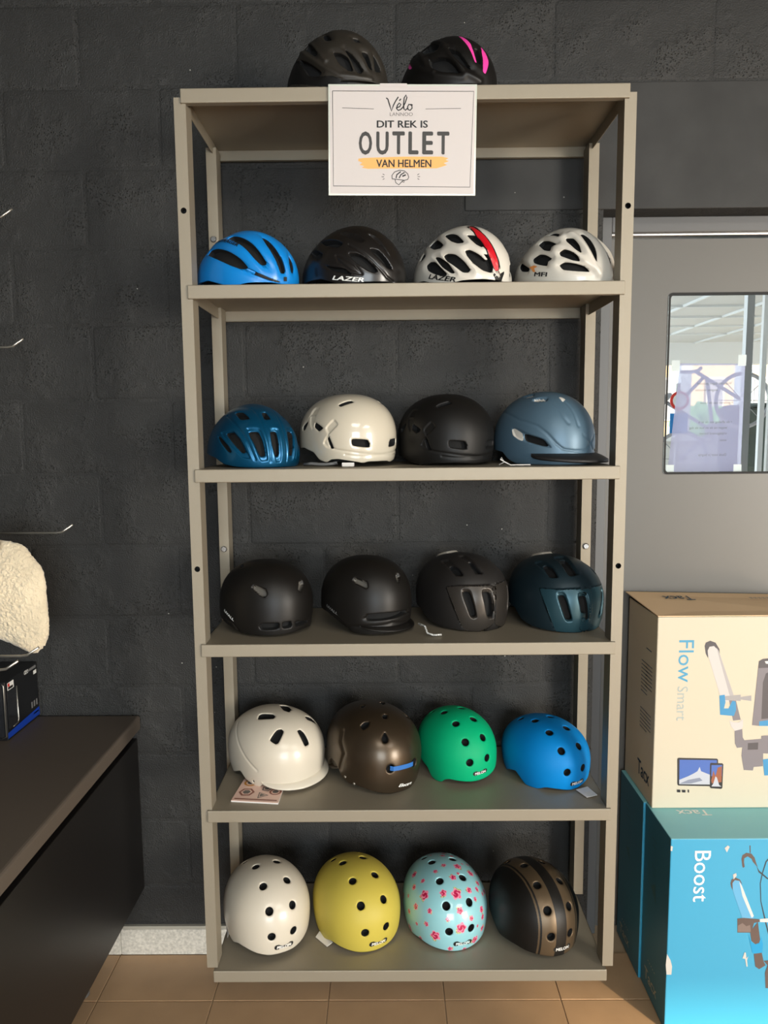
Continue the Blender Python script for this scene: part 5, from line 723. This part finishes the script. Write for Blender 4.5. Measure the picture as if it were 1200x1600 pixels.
# ================================================================== leaflet under the pearl white helmet
lt_ = tag(empty('leaflet', (-.388, .09, .6612)), 'folded pink and grey leaflet lying under the pearl white helmet', 'leaflet')
L0 = [(-.062, -.046), (.060, -.060), (.062, .012), (-.048, .09)]
PK = mat('leaflet_paper', S(240, 205, 190), .5); PK2 = mat('leaflet_brown', S(150, 95, 80), .5); PK3 = mat('leaflet_grey', S(110, 105, 100), .5); PK4 = mat('leaflet_ochre', S(200, 140, 60), .5)
for i in range(3):
    v = [(x, y, i*.0016+.0002) for x, y in L0]+[(x, y, i*.0016+.0014) for x, y in L0]; link('page', mesh('page', v, [(3, 2, 1, 0), (4, 5, 6, 7)]+[(k, (k+1) % 4, 4+(k+1) % 4, 4+k) for k in range(4)]), lt_, (PK if i == 2 else TAGW,))
fl = Flat((0, 0, .0047), (1, 0, 0), (0, 1, 0))
def ngon(cx, cy, r, n, m, lf, sq=1.0, ph=0): fl.poly([(cx+r*math.cos(ph+2*math.pi*k/n), cy+sq*r*math.sin(ph+2*math.pi*k/n)) for k in range(n)], m, lf)
for cx, cy, r_, n, m in ((-.03, -.005, .021, 6, PK2), (-.028, .045, .018, 14, PK4), (.012, -.022, .018, 3, PK3), (.045, -.005, .016, 14, PK2), (.02, .012, .014, 5, PK3)):
    ngon(cx, cy, r_, n, m, .0003); ngon(cx, cy, r_*.72, n, PK, .0005); ngon(cx, cy, r_*.5, n, PK3, .0007)
fl.poly([(-.055, -.040), (.055, -.052), (.055, -.047), (-.055, -.035)], PK2, .0003); fl.build('print', lt_)
# ================================================================== worktop cabinet on the left
desk = tag(empty('worktop_cabinet', (-1.0, -.5, .002)), 'black cabinet with a dark brown worktop along the left wall', 'cabinet')
def dk(o): o.parent = desk; o.matrix_parent_inverse = Matrix.Translation((1.0, .5, -.002)); return o
bm = bmesh.new(); bx(bm, (-1.205, -1.6, .719), (-.785, .366, .763), .008, 3); o = done('worktop', bm, None, (DESKTOP,)); dk(o)
dk(box('side_panel', (-.818, -1.58, .216), (-.798, .366, .690), DESKBLACK, None, .002))
dk(box('carcass', (-1.2, -1.56, .230), (-.818, .36, .719), DESKBLACK))
for x in (-1.12, -.93):
    for y in (-1.4, .2): dk(cyl('foot', (x, y, .001), (0, 0, 1), .02, .232, FRAMEGREY))
# carton with a window standing on the worktop
cb = tag(empty('black_carton', (-1.15, .29, .763)), 'black carton with a blue foot stripe standing on the dark worktop', 'carton')
CBK = mat('carton_black', S(20, 21, 24), .35, coat=.4, coatr=.2); CBL = mat('carton_blue', S(20, 60, 160), .4); CWIN = mat('carton_window', S(32, 34, 38), .15, coat=1)
def cbp(name, lo, hi, m, bev=.001): return box(name, lo, hi, m, cb, bev, 1)
cbp('body', (-.055, -.103, .001), (.065, .076, .165), CBK); cbp('display_window', (.0652, -.095, .03), (.0662, -.045, .135), CWIN, .0002); cbp('front_window', (-.045, -.1045, .012), (.055, -.103, .155), CWIN, .0002)
tube('window_edge', [(.0668, -.045, .135), (.0668, -.045, .04), (.0668, -.048, .031), (.0668, -.075, .03)], .0012, WIRE, cb, 6); tube('window_edge', [(.058, -.1045, .16), (.062, -.1045, .155), (.062, -.1045, .012), (.05, -.1045, .008)], .0015, WIRE, cb, 6)
fl = Flat((.0655, 0, 0), (0, 1, 0), (0, 0, 1)); BL_ = CBL
fl.poly([(-.103, .006), (.076, .006), (.076, .030), (-.103, .022)], CBL); fl.poly([(-.092, .137), (-.058, .137), (-.058, .158), (-.092, .158)], WHITEP); fl.poly([(-.09, .148), (-.08, .146), (-.08, .156), (-.09, .156)], SIGNR, .0008); fl.poly([(-.089, .139), (-.063, .139), (-.063, .146), (-.089, .146)], INK, .0009)
fl.word('GEO', .0, .150, .011, WHITEP, .03, width=.024); fl.poly([(.028, .151), (.068, .151), (.068, .159), (.028, .159)], GREYP); fl.poly([(.052, .134), (.07, .134), (.07, .145), (.052, .145)], WHITEP)
for k_ in range(3): fl.poly([(.03+.014*k_, .04), (.038+.014*k_, .04), (.038+.014*k_, .058), (.030+.014*k_, .058)], GREYP)
fl.poly([(.04, .018), (.07, .018), (.07, .022), (.04, .022)], WHITEP); fl.build('print', cb)
# ---- wire display hooks out of the left wall
def hook(y, xt, z, lab, name='wire_hook'):
    e = tag(empty(name, (-1.21, y, z)), lab, 'hook', 'wire hooks on the left wall'); L = xt+1.21
    tube('rod', [(0, 0, 0), (L-.045, 0, 0), (L-.030, 0, .002), (L, 0, .022)], .0032, WIRE, e, 8); cyl('wall_flange', (-.002, 0, 0), (1, 0, 0), .012, .004, WIRE, e)
hook(.25, -1.014, 2.153, 'topmost bright wire hook, at the left edge of the picture'); hook(.25, -1.006, 1.823, 'second bright wire hook from the top on the left wall')
hook(.22, -.890, 1.330, 'longest bright wire hook, just above the sheepskin'); hook(.03, -.908, 1.050, 'wire hook whose tip crosses the lower edge of the sheepskin'); hook(-.05, -.918, 1.042, 'lowest wire hook, in front of the black carton')
# ---- sheepskin
SHEEP = mat('cream_fleece', S(226, 210, 180), .9, sheen=.6, var=.12, vscale=14)
sk = tag(empty('sheepskin', (-1.06, .12, 1.18)), 'cream fluffy sheepskin seat cover hanging on the left wall', 'sheepskin')
outl = [(-1.19, 1.33), (-1.10, 1.335), (-1.024, 1.325), (-1.001, 1.321), (-.975, 1.314), (-.958, 1.289), (-.943, 1.269), (-.931, 1.253), (-.923, 1.212), (-.924, 1.179), (-.923, 1.137), (-.921, 1.095), (-.928, 1.065), (-.937, 1.047), (-.961, 1.027), (-.98, 1.034), (-1.001, 1.046), (-1.041, 1.066), (-1.10, 1.08), (-1.19, 1.10)]
po = chaikin(np.array(outl), 3); cc = np.array((-1.05, 1.19)); n = len(po); nr = 60; vs = []; fs = []
from mathutils import noise as mnoise
def fluff(x, z): return sum(mnoise.noise(Vector((x*f_, z*f_, f_*.01)))*a_ for f_, a_ in ((38, .7), (95, .8), (190, 1.0), (380, .8)))
for side in (-1, 1):
    for j in range(nr+1):
        w = j/nr; hgt = .030*math.sqrt(max(1-w**2.6, 0))
        for i in range(n):
            p = cc+(po[i]-cc)*w; jit = 1+.012*fluff(p[0]*1.7, p[1]*1.7) if w > .9 else 1; p = cc+(p-cc)*jit
            vs.append((p[0]+1.06, side*(hgt+.0035*fluff(p[0], p[1])*(1-w**6)), p[1]-1.18))
    b0 = 0 if side < 0 else (nr+1)*n
    for j in range(nr):
        for i in range(n):
            q = (b0+j*n+i, b0+j*n+(i+1) % n, b0+(j+1)*n+(i+1) % n, b0+(j+1)*n+i); fs.append(q if side < 0 else q[::-1])
fleece = link('fleece', mesh('fleece', vs, fs, True), sk, (SHEEP,))
nt = SHEEP.node_tree; p = nt.nodes['Principled BSDF']; tcn = nt.nodes.new('ShaderNodeTexCoord'); n1 = nt.nodes.new('ShaderNodeTexNoise'); n1.inputs['Scale'].default_value = 95; n1.inputs['Detail'].default_value = 6; n1.inputs['Distortion'].default_value = 1.2; bmp = nt.nodes.new('ShaderNodeBump'); bmp.inputs['Strength'].default_value = .9; bmp.inputs['Distance'].default_value = .006
nt.links.new(tcn.outputs['Object'], n1.inputs['Vector']); nt.links.new(n1.outputs['Fac'], bmp.inputs['Height']); nt.links.new(bmp.outputs[0], p.inputs['Normal'])
box('hang_card', (-.02, -.034, .125), (.042, -.032, .19), mat('hang_card_black', S(40, 38, 36), .5), sk)
# ================================================================== cartons on the right
BOXC = {'dgrey': S(84, 80, 86), 'grey': S(140, 134, 140), 'pale': S(226, 220, 216), 'paleshade': S(196, 190, 190), 'silver': S(180, 176, 176), 'blue': S(70, 158, 210), 'white': S(240, 238, 234), 'black': S(34, 34, 40), 'sky': S(86, 120, 200), 'snow': S(214, 216, 226), 'snowshade': S(150, 155, 175), 'rust': S(170, 100, 70), 'brown': S(104, 88, 84), 'brownlt': S(140, 124, 118), 'line': S(50, 62, 72), 'tube': S(110, 190, 236), 'blue2': S(30, 170, 230), 'scuff': S(226, 222, 214)}
BM = {k: mat('print_'+k, tuple(c*.78 for c in v[:3])+(1,), .45) for k, v in BOXC.items()}
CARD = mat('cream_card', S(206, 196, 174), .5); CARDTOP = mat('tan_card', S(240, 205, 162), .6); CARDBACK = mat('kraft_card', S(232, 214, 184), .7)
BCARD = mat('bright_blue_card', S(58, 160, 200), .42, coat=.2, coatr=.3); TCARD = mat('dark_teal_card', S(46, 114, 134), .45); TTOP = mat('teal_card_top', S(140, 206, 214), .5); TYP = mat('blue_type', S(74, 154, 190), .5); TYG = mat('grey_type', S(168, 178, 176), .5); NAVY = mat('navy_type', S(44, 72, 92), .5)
def carton(name, x0, x1, y0, y1, z0, z1, front, sidem, topm, label):
    e = tag(empty(name, ((x0+x1)/2, (y0+y1)/2, z0)), label, 'carton', 'cartons stacked before the grey door'); w, d, h = (x1-x0)/2, (y1-y0)/2, z1-z0
    v = [(-w, -d, 0), (w, -d, 0), (w, d, 0), (-w, d, 0), (-w, -d, h), (w, -d, h), (w, d, h), (-w, d, h)]
    bm = bmesh.new(); bx(bm, (-w, -d, .0004), (w, d, h), .0025, 2)
    for f in bm.faces:
        c = f.calc_center_median(); nrm = f.normal
        f.material_index = 2 if nrm.z > .7 else (0 if nrm.y < -.6 else 1)
    return e, done('body', bm, e, (front, sidem, topm)), w, d, h
XB, ZB = .678, .5395
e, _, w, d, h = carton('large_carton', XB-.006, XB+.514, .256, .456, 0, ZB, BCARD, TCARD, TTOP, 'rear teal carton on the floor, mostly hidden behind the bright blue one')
fl = Flat((-w-.0002, d-.456+(.256+.456)/2-(.256+.456)/2, 0), (0, -1, 0), (0, 0, 1))
def side_print(e, w, ymid, z0, words, lines, m):
    f_ = Flat((-w, 0, 0), (0, -1, 0), (0, 0, 1)); f_.n = Vector((-1, 0, 0))
    for body, ya, yb, z, hh in words: f_.word(body, ymid-ya, z-z0, hh, m, .02, width=ya-yb)
    for ya, yb, z, mm in lines: f_.poly([(ymid-ya, z-z0), (ymid-yb, z-z0), (ymid-yb, z-z0+.003), (ymid-ya, z-z0+.003)], mm)
    return f_
dim = mat('dim_print', S(60, 108, 112), .5)
TACX = mat('pale_type', S(176, 176, 160), .5)
fl = side_print(e, w, .356, 0, [('Tacx', .425, .34, .030, .030)], [(.405-.012*i, .400-.012*i, .078, TACX) for i in range(5)]+[(.40, .36, .47, dim), (.40, .37, .45, dim), (.39, .35, .43, dim)], TACX); fl.poly([(.356-.39, .33), (.356-.35, .30), (.356-.36, .34)], dim); fl.build('print', e)
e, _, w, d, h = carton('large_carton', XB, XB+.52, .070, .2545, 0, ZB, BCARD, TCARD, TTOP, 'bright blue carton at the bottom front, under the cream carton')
fl = side_print(e, w, .16225, 0, [('Tacx', .222, .130, .038, .034)], [(.20-.012*i, .195-.012*i, .10, TACX) for i in range(5)]+[(.20, .16, .47, dim), (.19, .165, .45, dim), (.19, .16, .39, dim), (.18, .165, .37, dim)], TACX); fl.poly([(.16225-.195, .33), (.16225-.155, .30), (.16225-.165, .35)], dim); fl.build('side_print', e)
cxm = XB+.26
fl = Flat((0, -d, 0), (1, 0, 0), (0, 0, 1)); fl.n = Vector((0, -1, 0))
for i, (c, p_) in enumerate(BOOST_PRINT): fl.poly([(x-cxm, z) for x, z in p_], BM[c], .0004+i*.00003)
fl.build('front_picture', e)
fl = Flat((.7408-cxm, -d, .5073), (0, 0, -1), (1, 0, 0)); fl.n = Vector((0, -1, 0)); fl.word('Boost', 0, 0, .044, WHITEP, .005, width=.141); fl.build('lettering', e)
fl = Flat((0, 0, ZB), (-1, 0, 0), (0, -1, 0)); fl.word('Tacx', -(.835-cxm), -(.212-.16225), .030, WHITEP, .02, width=.09); [fl.poly([(-(1.10-cxm)+.012*i, -.01), (-(1.10-cxm)+.012*i+.009, -.01), (-(1.10-cxm)+.012*i+.009, -.006), (-(1.10-cxm)+.012*i, -.006)], WHITEP) for i in range(10)]; fl.build('top_print', e)
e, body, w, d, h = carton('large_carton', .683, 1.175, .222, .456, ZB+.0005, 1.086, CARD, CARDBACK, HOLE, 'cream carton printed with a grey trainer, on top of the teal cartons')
fl = side_print(e, w, .339, ZB, [('Tacx', .343, .248, .590, .046)], [(.30, .26, .975+.01*0, NAVY)]+[(.335, .285, .93-.011*i, GREYP) for i in range(9)]+[(.30, .25, .93-.011*i, GREYP) for i in range(7)]+[(.335, .28, .79-.011*i, GREYP) for i in range(6)]+[(.29, .25, .79-.011*i, GREYP) for i in range(5)], NAVY); fl.build('side_print', e)
cxm = (.683+1.175)/2
fl = Flat((0, -d, -ZB-.0005), (1, 0, 0), (0, 0, 1)); fl.n = Vector((0, -1, 0))
for i, (c, p_) in enumerate(FLOW_PRINT): fl.poly([(x-cxm, z) for x, z in p_], BM[c], .0004+i*.00003)
fl.build('front_picture', e)
fl = Flat((.7425-cxm, -d, 1.021-ZB), (0, 0, -1), (1, 0, 0)); fl.n = Vector((0, -1, 0)); fl.word('Flow', 0, 0, .043, TYP, 0, width=.118); fl.word('Smart', .130, 0, .030, TYG, -.005, width=.097); fl.build('lettering', e)
# lid flap lifted a little, small side flap under it
vs = [(-w, -d, h+.0005), (w, -d, h+.0005), (w, d, h+.003), (-w-.012, d, h+.016), (-w, -d, h+.003), (w, -d, h+.003), (w, d, h+.0055), (-w-.012, d, h+.0185)]
fp = link('lid_flap', mesh('lid_flap', vs, [(3, 2, 1, 0), (4, 5, 6, 7), (0, 1, 5, 4), (1, 2, 6, 5), (2, 3, 7, 6), (3, 0, 4, 7)]), e, (CARDTOP,))
link('side_flap', mesh('side_flap', [(-w, -d+.004, h), (-w, d-.002, h), (-w+.10, d-.004, h-.012), (-w+.10, -d+.006, h-.012)], [(0, 3, 2, 1)]), e, (CARDBACK,))
fl = Flat((0, d, h+.0135), (-1, 0, .0), (0, -1, -.045)); fl.word('Tacx', .80-cxm+.06 if False else -(.845-cxm), .05, .045, NAVY, .02, width=.085, lift=.004); [fl.poly([(-(1.16-cxm)+.012*i, .07+.009*j), (-(1.16-cxm)+.012*i+.009, .07+.009*j), (-(1.16-cxm)+.012*i+.009, .074+.009*j), (-(1.16-cxm)+.012*i, .074+.009*j)], GREYP, .004) for i in range(13) for j in range(2)]; fl.build('top_print', e)
